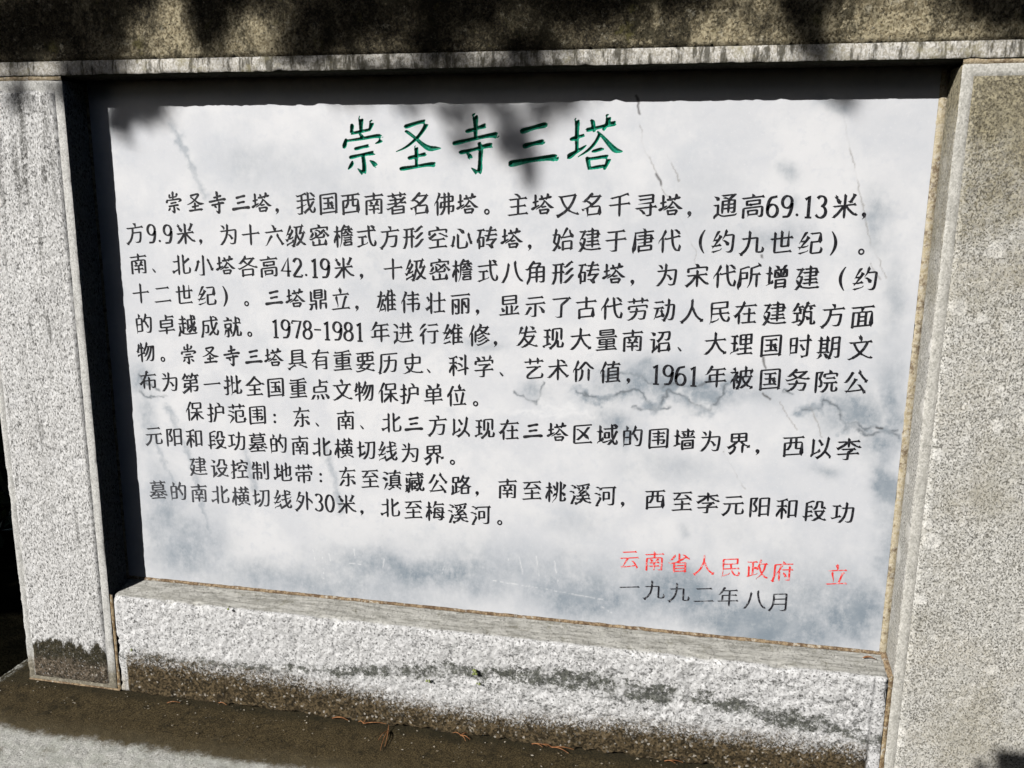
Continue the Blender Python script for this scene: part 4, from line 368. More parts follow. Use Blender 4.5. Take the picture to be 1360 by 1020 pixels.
CLOUD=[(1.078, 0.489, 0.116, 0.035, 0.6), (1.245, 0.482, 0.075, 0.024, 0.3), (1.479, 0.442, 0.026, 0.119, 0.5), (1.488, 0.226, 0.022, 0.155, 0.4), (0.854, 0.109, 0.361, 0.062, 0.3), (1.375, 0.102, 0.113, 0.088, 0.4), (1.117, 0.486, 0.077, 0.022, 0.8), (1.17, 0.464, 0.033, 0.022, 0.95), (1.077, 0.5, 0.039, 0.016, 0.5), (1.408, 0.457, 0.06, 0.034, 0.62), (1.461, 0.401, 0.036, 0.032, 0.6), (1.48, 0.335, 0.022, 0.04, 0.8), (1.008, 0.414, 0.029, 0.02, 0.5), (1.035, 0.394, 0.016, 0.017, 0.55), (0.863, 0.461, 0.034, 0.02, 0.45), (0.646, 0.089, 0.209, 0.041, 0.6), (0.425, 0.043, 0.312, 0.049, 0.42), (0.766, 0.093, 0.088, 0.047, 0.4), (0.956, 0.073, 0.126, 0.052, 0.6), (1.287, 0.048, 0.155, 0.048, 0.75), (1.44, 0.094, 0.062, 0.072, 0.68), (1.455, 0.059, 0.028, 0.032, 0.45), (1.137, 0.092, 0.12, 0.06, 0.55), (1.274, 0.054, 0.052, 0.024, 0.5), (0.146, 0.091, 0.102, 0.084, 0.45), (0.101, 0.169, 0.051, 0.1, 0.4), (0.189, -0.022, 0.201, 0.044, 0.5), (1.347, 0.956, 0.032, 0.012, 0.32), (1.275, 0.846, 0.021, 0.014, 0.45), (1.284, 0.8, 0.012, 0.01, 0.3), (1.422, 0.766, 0.034, 0.048, 0.35), (1.264, 0.751, 0.036, 0.017, 0.3), (0.502, 0.501, 0.045, 0.02, 0.16), (0.764, 0.547, 0.028, 0.014, 0.3), (0.082, 0.451, 0.023, 0.025, 0.5), (0.082, 0.359, 0.023, 0.063, 0.4), (0.938, 0.207, 0.07, 0.045, 0.18), (1.124, 0.337, 0.078, 0.028, 0.18), (1.38, 0.348, 0.02, 0.016, 0.35), (1.137, 0.217, 0.013, 0.012, 0.3), (0.323, 0.865, 0.089, 0.027, 0.16), (1.462, 0.645, 0.023, 0.075, 0.3), (1.05, 0.512, 0.024, 0.014, 0.5), (1.218, 0.507, 0.03, 0.016, 0.4)]
CLUMPS = [  # where each bough's shade falls: x, z, half width, half height, leaves, distance, depth of the surface
    (0.0, 1.1, 0.1, 0.05, 900, 2.9, 0),
    (-0.1, 1.08, 0.06, 0.05, 450, 2.9, 0),
    (0.09, 1.07, 0.06, 0.05, 500, 2.9, 0),
    (-0.1, 0.975, 0.022, 0.03, 60, 2.8, 0),
    (0.0, 0.985, 0.02, 0.014, 50, 2.8, 0),
    (0.06, 1.02, 0.05, 0.02, 200, 2.8, 0),
    (0.3, 1.1, 0.035, 0.05, 350, 2.9, 0),
    (0.36, 1.14, 0.08, 0.03, 300, 2.9, 0),
    (0.14, 1.15, 0.1, 0.03, 300, 2.9, 0),
    (0.08, 0.95, 0.026, 0.02, 64, 2.7, 0.06),
    (0.075, 0.925, 0.012, 0.02, 19, 2.7, 0.06),
    (0.135, 0.955, 0.022, 0.016, 49, 2.7, 0.06),
    (0.63, 0.96, 0.03, 0.022, 27, 3.3, 0.06),
    (0.715, 0.945, 0.04, 0.03, 59, 3.3, 0.06),
    (0.735, 0.905, 0.03, 0.03, 41, 3.3, 0.06),
    (0.8, 0.955, 0.05, 0.02, 59, 3.3, 0.06),
    (0.865, 0.95, 0.03, 0.03, 56, 3.3, 0.06),
    (0.815, 0.905, 0.028, 0.035, 108, 3.3, 0.06),
    (0.843, 0.865, 0.018, 0.035, 54, 3.3, 0.06),
    (0.85, 0.835, 0.008, 0.018, 12, 3.3, 0.06),
    (0.91, 0.955, 0.02, 0.014, 17, 3.3, 0.06),
    (0.55, 1.1, 0.1, 0.05, 600, 3.0, 0),
    (0.75, 1.11, 0.1, 0.04, 600, 3.0, 0),
    (0.95, 1.11, 0.1, 0.04, 550, 3.0, 0),
    (0.7, 1.05, 0.05, 0.03, 220, 2.9, 0),
    (0.48, 1.05, 0.05, 0.025, 200, 2.9, 0),
    (0.85, 1.04, 0.05, 0.02, 120, 2.9, 0),
    (1.1, 1.12, 0.06, 0.03, 260, 3.0, 0),
    (1.285, 1.09, 0.032, 0.045, 420, 3.0, 0),
    (1.3, 1.03, 0.02, 0.02, 90, 3.0, 0),
    (1.55, 1.09, 0.055, 0.03, 420, 3.0, 0),
    (1.6, 1.1, 0.06, 0.04, 400, 3.0, 0),
    (1.7, 1.08, 0.06, 0.04, 300, 3.0, 0),
]

def brush(pts, fa, fb, w0, shear=0.13):
    """ribbon (left pts, right pts) for a brush-written stroke; pts in em units, y up"""
    P=[(x, y+shear*(x-.5)) for x,y in pts]
    a,b=P[0],P[-1]
    closed=math.dist(a,b)<.01
    if not closed and (a[0]*.62-a[1])>(b[0]*.62-b[1]):
        P=P[::-1]; fa,fb=fb,fa
    L=[0]
    for i in range(1,len(P)): L.append(L[-1]+math.dist(P[i-1],P[i]))
    T=L[-1]
    if T<1e-4: return None
    # resample
    n=max(4,int(T/.028)+1); S=[]; k=0
    for i in range(n+1):
        s=T*i/n
        while k<len(P)-2 and L[k+1]<s: k+=1
        t=(s-L[k])/max(1e-9,L[k+1]-L[k])
        S.append((P[k][0]+t*(P[k+1][0]-P[k][0]),P[k][1]+t*(P[k+1][1]-P[k][1]),s))
    m=len(S)
    D=[]
    for i in range(m):
        p,q=S[max(0,i-1)],S[min(m-1,i+1)]
        if closed and i in(0,m-1): p,q=S[m-2],S[1]
        dx,dy=q[0]-p[0],q[1]-p[1]; l=math.hypot(dx,dy) or 1e-9
        D.append((dx/l,dy/l))
    ea=math.degrees(math.atan2(D[-1][1],D[-1][0]))      # end heading
    sa=math.degrees(math.atan2(D[0][1],D[0][0]))
    # last straight run
    run=T
    for i in range(m-2,0,-1):
        if D[i][0]*D[-1][0]+D[i][1]*D[-1][1]<.8: run=T-S[i][2]; break
    Lf,Rt=[],[]
    for i,(x,y,s) in enumerate(S):
        dx,dy=D[i]; ang=math.degrees(math.atan2(dy,dx))
        if -28<ang<40 or abs(ang)>150: f=.64
        elif ang<=-28 and ang>-68: f=.98
        else: f=1.05
        u=s/T; r=T-s
        if not closed:
            short=T<.2
            if short and len(P)<=3:
                if -80<ea<-15: f=.45+1.0*math.sin(min(1,u*1.15)*1.75)      # dot pressed to the lower right
                elif ea<=-95 or ea>150: f=1.35*max(0,1-u)**.8+.18              # short left-falling flick
            else:
                if fa and s<.07:
                    f*=.60+.62*math.sin(math.pi*min(1,s/.08)*.72)
                if fb:
                    if -28<ea<40 and run>.1:
                        if r<.1: f*=1+.75*math.sin(math.pi*(.1-r)/.1*.80)-(.25 if r<.006 else 0)
                    elif -80<ea<=-28:
                        q=s-(T-run); v=q/max(run,1e-6)
                        if q>0: f*=(.55+1.2*v/.76) if v<.76 else (1.75-1.6*(v-.76)/.24)
                    elif ea<=-98 or ea>140:
                        v=(s-(T-run))/max(run,1e-6)
                        if v>.25: f*=max(.16,1-(v-.25)/.75*.9)
                    elif ea>=40:
                        v=(s-(T-run))/max(run,1e-6)
                        if v>0: f*=max(.15,1.2-v)
                    else:
                        if r<.1: f*=.55+.45*r/.1
        w=w0*f/2
        nx,ny=-dy,dx
        Lf.append((x+nx*w,y+ny*w)); Rt.append((x-nx*w,y-ny*w))
    if not closed:                       # slanted entry and exit of the brush
        def slide(a,i,k): a[i]=(a[i][0]+D[i][0]*k,a[i][1]+D[i][1]*k)
        c=w0*.42
        if fa and (-28<sa<40): slide(Lf,0,-c); slide(Rt,0,c*.7)
        elif fa and -130<sa<=-60: slide(Rt,0,-c); slide(Lf,0,c*.7)
        if fb and (-28<ea<40) and run>.1: slide(Lf,-1,-c*.9); slide(Rt,-1,c*.5)
    return Lf,Rt
TITLE_STROKES = {  # the title, stroke by stroke: x, y, width of the brush; 270 units to the character
'崇': (16, [[(130,55,8),(140,62,15),(140,100,11),(140,124,9)], [(92,84,7),(97,95,12),(92,126,8)], [(90,127,8),(130,120,9),(182,110,8)],
    [(184,70,8),(192,80,14),(186,100,10),(180,116,5)], [(130,128,4),(142,138,10),(148,148,10)], [(66,148,5),(64,160,10),(58,180,13),(54,194,7)],
    [(64,160,7),(140,150,9),(220,138,11),(238,150,15),(226,164,9),(206,172,3)], [(104,196,6),(116,194,10),(150,186,9),(176,182,10),(178,188,4)],
    [(78,234,6),(92,232,11),(140,222,9),(190,214,12),(202,214,11),(200,222,4)], [(146,222,11),(150,250,12),(152,285,13),(148,306,12),(136,298,10),(118,282,3)],
    [(92,248,4),(94,258,10),(84,274,10),(72,288,4)], [(178,246,3),(196,258,12),(208,272,13),(206,280,5)]]),
'圣': (266, [[(330,98,5),(342,98,12),(390,84,10),(420,78,11),(436,84,14),(424,110,11),(390,150,9),(340,188,7),(290,210,3)],
    [(334,120,4),(346,122,9),(380,146,9),(420,178,12),(450,194,15),(480,194,11),(506,194,3)], [(380,184,6),(388,194,12),(388,240,10),(388,278,9)],
    [(346,238,5),(358,236,11),(400,226,9),(430,220,11),(438,222,5)], [(306,286,6),(322,284,12),(380,276,10),(440,266,11),(474,266,14),(480,272,5)]]),
'寺': (526, [[(608,124,5),(622,120,11),(660,110,9),(700,98,13),(710,100,5)], [(640,48,6),(654,60,16),(656,100,12),(656,150,10)],
    [(548,172,5),(564,172,12),(640,156,10),(720,140,12),(752,140,17),(762,148,6)], [(578,212,5),(594,212,12),(650,200,9),(710,184,13),(734,184,12),(730,192,4)],
    [(672,168,10),(680,200,13),(678,250,12),(676,290,14),(668,306,12),(654,294,10),(636,280,3)], [(616,218,4),(628,228,13),(632,240,13),(630,246,5)]]),
'三': (786, [[(856,126,8),(872,122,15),(920,108,12),(964,98,15),(980,98,8)], [(868,188,7),(882,186,14),(920,176,11),(958,170,14),(970,174,6)],
    [(804,264,9),(824,262,18),(900,248,13),(980,238,15),(1016,238,19),(1030,248,7)]]),
'塔': (1064, [[(1084,160,5),(1098,158,11),(1130,148,9),(1150,142,8)], [(1104,74,6),(1116,84,13),(1116,140,11),(1118,206,10)],
    [(1068,230,5),(1084,232,15),(1110,216,11),(1144,196,8),(1160,184,3)], [(1152,120,5),(1164,120,11),(1220,108,9),(1280,94,13),(1290,100,5)],
    [(1174,78,5),(1184,88,12),(1188,110,10),(1192,130,7)], [(1240,58,6),(1252,68,14),(1246,96,11),(1230,124,7)],
    [(1216,138,9),(1200,170,9),(1170,204,8),(1122,236,3)], [(1204,126,5),(1230,150,9),(1262,184,13),(1284,204,15),(1304,210,10),(1320,212,3)],
    [(1182,212,4),(1194,210,9),(1222,202,9),(1238,202,4)], [(1158,236,6),(1166,244,12),(1172,270,11),(1176,290,9)],
    [(1164,244,8),(1200,240,9),(1240,234,10),(1258,240,14),(1252,262,11),(1240,290,6)], [(1176,284,7),(1210,278,10),(1248,272,8)]]),
}
def title_ribbons(ch, k):
    """smooth brush outlines of a title character in em units; k widens the brush"""
    ox, ss = TITLE_STROKES[ch]
    res = []
    for S in ss:
        P = [((x - ox) / 270, (317 - y) / 270, w * k / 270) for x, y, w in S]
        P = [tuple(2 * a - b for a, b in zip(P[0], P[1]))] + P + [tuple(2 * a - b for a, b in zip(P[-1], P[-2]))]
        C = []
        for i in range(1, len(P) - 2):
            for j in range(6):
                t = j / 6
                C.append(tuple(.5 * (2 * b + (c - a) * t + (2 * a - 5 * b + 4 * c - d) * t * t + (3 * b - a - 3 * c + d) * t ** 3)
                               for a, b, c, d in zip(P[i - 1], P[i], P[i + 1], P[i + 2])))
        C.append(P[-2])
        l, r = [], []
        for i, (x, y, w) in enumerate(C):
            a, b = C[max(0, i - 1)], C[min(len(C) - 1, i + 1)]
            dx, dy = b[0] - a[0], b[1] - a[1]; n = math.hypot(dx, dy) or 1
            dx, dy, w = dx / n, dy / n, max(w, .006) / 2
            l.append((x - dy * w, y + dx * w)); r.append((x + dy * w, y - dx * w))
        res.append((l, r))
    return res
# ------------------------------------------------------------------ materials
def granite(name, light, mid, pit, streaky=.55, pit_lo=.34, pit_hi=.46, spots=.0, bump=.0016, grain=360):
    """weathered, bush-hammered granite: pale grains, dark pits, pale lichen discs"""
    m = Mat(name)
    v = m.scale((1, 1, streaky))
    g = m.noise(grain, 4, .74, v)
    f = m.noise(950, 2, .6)
    broad = m.noise(14, 4, .6)
    cell = m.n.new('ShaderNodeSeparateColor')
    m.l.new(m.voro(grain * 1.05, m.scale((1, 1, (1 + streaky) / 2)), out=1), cell.inputs[0])
    base = m.mix(mid, light, m.step(m.add(m.mul(cell.outputs[0], .62), m.mul(f, .5)), .32, .82))
    base = m.mix(base, tuple(c * .78 for c in mid), m.mul(m.step(broad, .5, .75), .5))
    lo = m.add(m.mul(m.sub(broad, .5), -.10), pit_lo)
    pits = m.op('DIVIDE', m.sub(g, lo), pit_hi - pit_lo, clamp=True)
    c = m.mix(pit, base, pits)
    dk = m.mul(m.step(cell.outputs[1], .84, .90), m.step(m.noise(45, 3, .7, w=11.), .36, .62))
    c = m.mix(c, tuple(x * 1.25 for x in pit), m.mul(dk, .72))
    c = m.mix(c, tuple(min(.8, x * 1.12) for x in light), m.mul(m.step(cell.outputs[2], .88, .93), .6))
    m.pits = pits
    if spots:
        d = m.voro(24, m.warp(.014, 60))
        r = m.voro(24, m.warp(.014, 60), out=1)
        sp = m.n.new('ShaderNodeSeparateColor'); m.l.new(r, sp.inputs[0])
        disc = m.step(m.sub(d, m.mul(m.mul(sp.outputs[0], sp.outputs[0]), .44)), .0, -.07)
        c = m.mix(c, tuple(min(.78, x * 1.14) for x in light), m.mul(m.mul(disc, m.add(.55, m.mul(f, .6))), spots))
    m.c = c
    m.h = m.add(m.mul(pits, .7), m.mul(f, .5))
    m.bd = bump
    return m
def done(m):
    m.col(m.c); m.bump(m.h, m.bd)
    return m.m

def moss(m, lo, hi, grain=300):
    """dark brown-green crust of moss and algae with pale specks and bare flecks"""
    a = m.noise(grain, 4, .78)
    b = m.noise(34, 5, .72)
    cell = m.n.new('ShaderNodeSeparateColor'); m.l.new(m.voro(grain * .9, out=1), cell.inputs[0])
    c = m.mix(lo, hi, m.step(m.add(m.mul(a, .6), m.mul(cell.outputs[0], .4)), .34, .68))
    c = m.mix(c, tuple(x * .35 for x in lo), m.mul(m.step(b, .50, .68), .75))
    fl = m.mul(m.step(m.noise(24, 5, .75, w=3.), .50, .66), m.step(cell.outputs[1], .84, .90))
    c = m.mix(c, (.40, .355, .28), m.mul(fl, .75))
    return m.mix(c, (.50, .46, .40), m.mul(m.step(cell.outputs[2], .965, .985), .7))

WHITE, GREY, PIT = (.78, .775, .765), (.54, .535, .52), (.075, .073, .068)

# left pillar: whitish, upright dark streaks high up, brown moss at the foot
m = granite('pillar_granite_white', WHITE, GREY, PIT, .45, .34, .46, .4, grain=370)
st = m.noise(1, 4, .65, m.scale((46, 46, 4.5)))
up = m.step(m.z, .35, .95)
st = m.mul(m.step(m.add(st, m.mul(up, .14)), .60, .74), m.mul(m.step(m.x, -.235, -.13), m.step(m.x, -.015, -.05)))
m.c = m.mix(m.c, (.07, .068, .06), m.mul(st, m.mul(.8, m.step(m.noise(240, 3, .7), .35, .55))))
gr = m.step(m.noise(1, 5, .7, m.scale((16, 16, 2.2)), w=2.), .46, .66)
m.c = m.mix(m.c, (.27, .265, .25), m.mul(gr, m.mul(.36, m.step(m.noise(280, 4, .78, w=6.), .40, .58))))
edge = m.add(m.z, m.mul(m.sub(m.noise(30, 5, .75, m.scale((1, 1, .35))), .5), .11))
mm = m.mul(m.step(m.add(edge, m.mul(m.sub(m.noise(170, 4, .8, w=5.), .5), .03)), -.110, -.122), m.mul(m.step(m.x, -.199, -.193), m.step(m.x, -.016, -.022)))
mo = moss(m, (.045, .036, .022), (.17, .135, .098), 320)
mo = m.mix(mo, m.mix((.012, .012, .005), (.075, .066, .036), m.step(m.noise(250, 4, .8, w=3.), .44, .68)), m.mul(m.step(m.add(m.z, m.mul(m.noise(45, 4, .7, w=6.), .05)), -.145, -.115), .85))
m.c = m.mix(m.c, mo, m.mul(mm, m.step(m.noise(200, 4, .75, w=2.2), .30, .42)))
m.c = m.mix(m.c, (.50, .45, .36), m.mul(m.step(m.add(m.z, m.mul(m.noise(120), .02)), -.186, -.198), m.step(m.noise(160), .4, .55)))
PILLAR_WHITE = done(m)
# right pillar: greyer, lichen discs, yellow-brown crust high up
m = granite('pillar_granite_grey', (.68, .668, .63), (.48, .468, .425), (.10, .095, .08), .85, .34, .47, 1., grain=360)
warm = m.step(m.noise(5.5, 5, .7, w=3.), .44, .66)
m.c = m.mix(m.c, (.50, .45, .35), m.mul(warm, m.mul(.45, m.step(m.noise(300, 3, .75, w=9.), .35, .6))))
t = m.step(m.add(m.z, m.mul(m.sub(m.noise(9, 5, .65), .5), .7)), .56, 1.0)
m.c = m.mix(m.c, m.mix((.10, .083, .045), (.36, .315, .20), m.step(m.noise(230, 3, .7), .36, .62)), m.mul(t, .9))
t2 = m.step(m.noise(7, 4, .6, w=5.), .52, .68)
m.c = m.mix(m.c, m.mix((.17, .155, .105), (.42, .39, .30), m.step(m.noise(260, 3, .7, w=2.), .36, .62)), m.mul(t2, .38))
PILLAR_GREY = done(m)
# dressed borders of the same stone, smoother
def border(name, light, mid, moss_amt=0.):
    m = granite(name, light, mid, tuple(x * .45 for x in mid), .6, .27, .40, .2, .0008, grain=430)
    m.c = m.mix(m.c, tuple(x * .62 for x in mid), m.mul(m.step(m.noise(40, 5, .78, w=7.), .50, .68), .6))
    m.c = m.mix(m.c, (.085, .09, .065), m.mul(m.step(m.noise(75, 5, .8, w=4.), .58, .70), .55))
    if moss_amt:
        e = m.step(m.add(m.z, m.mul(m.sub(m.noise(50, 5, .8), .5), .09)), -.13, -.185)
        m.c = m.mix(m.c, m.mix((.12, .10, .06), (.38, .34, .25), m.step(m.noise(130, 4, .78), .46, .70)), m.mul(e, moss_amt))
    return m
BORDER_WHITE = done(border('border_white', (.62, .615, .59), (.46, .455, .43), .85))
BORDER_GREY = done(border('border_grey', (.60, .585, .54), (.44, .428, .385)))
m = border('border_lintel', (.66, .64, .60), (.42, .39, .33))
dr = m.noise(1, 4, .7, m.scale((85, 85, 16)))
m.c = m.mix(m.c, (.05, .045, .03), m.mul(m.step(dr, .48, .62), .85))
m.c = m.mix(m.c, (.30, .27, .16), m.mul(m.step(m.noise(20, 5, .7, w=5.), .52, .66), .6))
low = m.step(m.add(m.z, m.mul(m.sub(m.noise(140, 4, .7), .5), .012)), H + .003, H - .001)
m.c = m.mix(m.c, (.045, .048, .022), low)
m.c = m.mix(m.c, (.05, .045, .03), m.mul(m.mul(m.step(m.x, .33, .45), m.step(m.x, 1.15, .9)), m.mul(m.step(m.noise(48, 4, .7, w=9.), .42, .6), .75)))
BORDER_LINTEL = done(m)
# lintel: dark lichen and soot-black algae with ochre grains
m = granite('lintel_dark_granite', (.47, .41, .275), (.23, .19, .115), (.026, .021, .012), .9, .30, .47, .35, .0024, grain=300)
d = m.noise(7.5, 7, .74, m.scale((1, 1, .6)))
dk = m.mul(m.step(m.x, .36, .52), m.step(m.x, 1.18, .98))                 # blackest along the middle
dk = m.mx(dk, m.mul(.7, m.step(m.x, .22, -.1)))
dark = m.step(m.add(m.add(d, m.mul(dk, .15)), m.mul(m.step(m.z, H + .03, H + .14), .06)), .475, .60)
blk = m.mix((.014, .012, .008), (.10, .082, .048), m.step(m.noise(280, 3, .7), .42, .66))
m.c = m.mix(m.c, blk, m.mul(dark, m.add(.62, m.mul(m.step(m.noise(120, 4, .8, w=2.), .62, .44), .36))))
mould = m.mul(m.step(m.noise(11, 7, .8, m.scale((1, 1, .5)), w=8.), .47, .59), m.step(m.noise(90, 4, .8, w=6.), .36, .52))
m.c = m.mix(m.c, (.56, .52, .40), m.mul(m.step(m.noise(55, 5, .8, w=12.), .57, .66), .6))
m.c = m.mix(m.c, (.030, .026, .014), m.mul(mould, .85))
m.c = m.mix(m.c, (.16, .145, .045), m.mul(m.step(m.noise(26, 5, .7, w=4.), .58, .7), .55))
LINTEL = done(m)
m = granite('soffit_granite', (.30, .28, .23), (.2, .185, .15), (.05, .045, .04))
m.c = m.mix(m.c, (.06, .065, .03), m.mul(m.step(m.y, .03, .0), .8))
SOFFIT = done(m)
# sill: white crust on top, a wavy black-green moss belt, brown below; smooth grey top face
m = granite('sill_granite', (.80, .798, .795), (.60, .597, .59), (.05, .05, .048), 1.0, .31, .43, .6, .0028, grain=280)
BELT = [(0.048, -0.128), (0.251, -0.122), (0.461, -0.109), (0.601, -0.097), (0.722, -0.077), (0.853, -0.066), (0.981, -0.068), (1.091, -0.074), (1.199, -0.078), (1.305, -0.091), (1.408, -0.103), (1.497, -0.12)]
BROWN = [(0.047, -0.118), (0.25, -0.122), (0.444, -0.126), (0.6, -0.140), (0.751, -0.148), (0.869, -0.146), (1.011, -0.136), (1.149, -0.130), (1.283, -0.128), (1.412, -0.128), (1.488, -0.128)]
def along(m, pts):
    """height along the stone read off a line of (x, z) points"""
    n = m.n.new('ShaderNodeValToRGB'); r = n.color_ramp
    while len(r.elements) < len(pts): r.elements.new(.5)
    for el, (x, z) in zip(r.elements, pts):
        el.position = x / 1.5; k = (z + .2125) / .2125; el.color = (k, k, k, 1)
    m.set(n.inputs[0], m.op('DIVIDE', m.x, 1.5))
    return m.sub(m.mul(n.outputs[0], .2125), .2125)
jag = m.sub(m.noise(24, 6, .8, m.scale((1, 1, 1.6))), .5)
fine = m.sub(m.noise(260, 3, .75, w=4.), .5)
db = m.sub(m.add(m.z, m.add(m.mul(jag, .075), m.mul(fine, .03))), along(m, BELT))
thick = m.add(.006, m.mul(m.mul(m.step(m.noise(6.5, 4, .7, w=3.), .36, .66), m.step(m.x, .1, 1.0)), .020))
black = m.step(m.sub(m.op('ABSOLUTE', db), thick), .004, -.004)
black = m.mul(black, m.mul(m.step(m.noise(75, 5, .82, w=2.), .38, .50), m.step(m.noise(15, 5, .75, w=5.), .36, .50)))
m.c = m.mix(m.c, m.mix((.018, .022, .012), (.10, .105, .075), m.step(m.noise(300, 3, .7), .42, .66)), m.mul(black, .88))
black2 = m.mul(m.step(m.noise(17, 6, .8, m.scale((1, 1, 2.6))), .50, .60), m.mul(m.step(m.x, .2, 1.0), m.step(m.z, -.002, -.02)))
m.c = m.mix(m.c, (.06, .062, .055), m.mul(black2, m.mul(.8, m.step(m.noise(160, 4, .7), .42, .56))))
zb = m.sub(m.add(m.z, m.add(m.mul(m.sub(m.noise(17, 7, .85, w=1.), .5), .085), m.mul(fine, .07))), along(m, BROWN))
brown = m.mul(m.step(zb, .014, -.020), m.mx(m.step(zb, -.012, -.03), m.step(m.noise(230, 4, .8, w=7.), .40, .54)))
ms = moss(m, (.030, .022, .010), (.135, .098, .052), 290)
ms = m.mix(ms, (.64, .62, .57), m.mul(m.step(zb, -.050, -.004), m.step(m.noise(170, 4, .8, w=1.5), .55, .62)))
m.c = m.mix(m.c, ms, m.mul(brown, m.mul(m.step(m.x, .020, .028), m.step(m.x, 1.482, 1.474))))
m.c = m.mix(m.c, (.33, .27, .17), m.mul(m.mul(m.step(m.x, .03, .01), m.step(m.z, -.15, -.2)), .6))
nrm = m.n.new('ShaderNodeNewGeometry').outputs['Normal']
sp = m.n.new('ShaderNodeSeparateXYZ'); m.l.new(nrm, sp.inputs[0])
tp = m.mul(m.step(sp.outputs[2], .45, .8), m.step(m.y, .002, .009))
strk = m.noise(1, 5, .7, m.scale((22, 160, 60)))
tcol = m.mix((.32, .312, .28), (.56, .55, .51), m.step(strk, .35, .62))
tcol = m.mix(tcol, (.20, .19, .14), m.mul(m.step(m.noise(34, 4, .7), .56, .7), .6))
m.c = m.mix(m.c, tcol, tp)
SILL = done(m)
# plinth: brown moss over the tread, bare pale rim
m = granite('plinth_granite', (.60, .595, .56), (.46, .455, .42), (.14, .135, .12), 1., .30, .42, .2, grain=420)
m.c = m.mix(m.c, (.44, .45, .40), m.mul(m.step(m.noise(30, 5, .7, w=7.), .42, .62), .7))
m.c = m.mix(m.c, (.20, .175, .13), m.mul(m.step(m.noise(26, 6, .8, w=2.5), .54, .66), .75))
wob = m.mul(m.sub(m.noise(18, 6, .8), .5), .07)
bare = m.step(m.add(m.add(m.y, wob), m.mul(m.noise(200, 4, .8), .02)), -.138, -.166)
side = m.step(m.add(m.x, m.mul(wob, .5)), -.262, -.272)
bare = m.mx(bare, m.mul(side, m.mul(.8, m.step(m.noise(60, 5, .8, w=3.), .44, .58))))
ms = m.mix((.026, .018, .007), (.135, .100, .046), m.step(m.noise(340, 4, .80), .40, .62))
ms = m.mix(ms, (.016, .013, .005), m.mul(m.step(m.noise(30, 5, .72), .50, .68), .7))
ms = m.mix(ms, (.27, .235, .175), m.mul(m.step(m.noise(40, 6, .8, w=6.), .58, .68), m.mul(.7, m.step(m.noise(260, 3, .75, w=8.), .47, .60))))
ms = m.mix(ms, (.13, .105, .06), m.mul(m.step(m.add(m.y, wob), -.10, -.15), .6))
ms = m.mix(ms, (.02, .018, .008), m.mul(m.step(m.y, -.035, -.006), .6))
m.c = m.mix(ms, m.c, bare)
m.h = m.add(m.mul(m.noise(420, 4, .78), m.add(.45, m.mul(m.inv(bare), .9))), m.mul(m.noise(60, 4), 1.2)); m.bd = .003
PLINTH = done(m)
# sandy mortar
def mortar(name, a, b):
    m = Mat(name)
    m.c = m.mix(b, a, m.step(m.noise(150, 4, .7), .36, .62))
    m.c = m.mix(m.c, (.10, .058, .032), m.mul(m.step(m.noise(60, 5, .8, w=2.), .48, .62), .75))
    m.c = m.mix(m.c, (.52, .49, .42), m.mul(m.step(m.noise(85, 4, .7, w=9.), .54, .64), .8))
    m.h = m.noise(350, 3, .7); m.bd = .0015
    return done(m)
MORTAR = mortar('sandy_mortar', (.50, .42, .29), (.32, .25, .155))
MORTAR_DARK = mortar('dirty_mortar', (.36, .27, .165), (.13, .085, .05))
MORTAR_BROWN = mortar('stained_mortar', (.42, .33, .20), (.17, .11, .055))
MORTAR_PALE = mortar('pale_mortar', (.56, .50, .38), (.42, .35, .22))

# marble: white with blue-grey clouds, veins, rusty cracks (their shapes are mesh attributes)
def marble_color(m):
    n = m.noise(7, 5, .6, m.warp(.08, 6))
    f = m.noise(60, 4, .65)
    c = m.mix((.615, .627, .655), (.695, .699, .714), m.step(n, .38, .6))
    c = m.mix(c, (.57, .59, .63), m.mul(m.step(f, .52, .74), .5))
    c = m.mix(c, (.50, .53, .575), m.mul(m.step(m.noise(11, 6, .7, m.warp(.05, 9), w=6.), .46, .74), .5))
    c = m.mix(c, (.73, .735, .75), m.mul(m.step(m.noise(240, 3, .75, w=8.), .56, .72), .5))
    cl = m.attr('cloud')
    cl = m.mul(cl, m.add(.55, m.add(m.mul(m.step(m.noise(34, 5, .7, w=3.), .3, .62), .45), m.mul(m.step(m.noise(140, 5, .75, m.scale((1, 1, .6)), w=1.), .34, .64), .3))))
    c = m.mix(c, (.215, .260, .305), m.mul(m.op('MINIMUM', m.mul(cl, 1.75), 1.06), m.add(.60, m.mul(m.step(m.noise(19, 6, .72, w=7.), .3, .66), .32))))
    c = m.mix(c, (.76, .765, .775), m.mul(m.attr('wvein'), .55))
    c = m.mix(c, (.16, .18, .20), m.mul(m.attr('vein'), .92))
    c = m.mix(c, (.26, .245, .225), m.mul(m.attr('crack'), .8))
    c = m.mix(c, (.06, .055, .05), m.attr('spot'))
    c = m.mix(c, (.86, .86, .86), m.mul(m.attr('scratch'), .5))
    return c
m = Mat('white_marble', .42, .3)
m.col(marble_color(m))
m.set(m.bsdf.inputs['Roughness'], m.add(.36, m.mul(m.noise(25, 4), .22)))
m.bump(m.add(m.noise(45, 4, .6), m.mul(m.attr('crack'), -.6)), .0006, .5)
MARBLE = m.m
m = Mat('plain_marble_edge', .5); m.col((.6, .61, .63)); MARBLE_EDGE = m.m
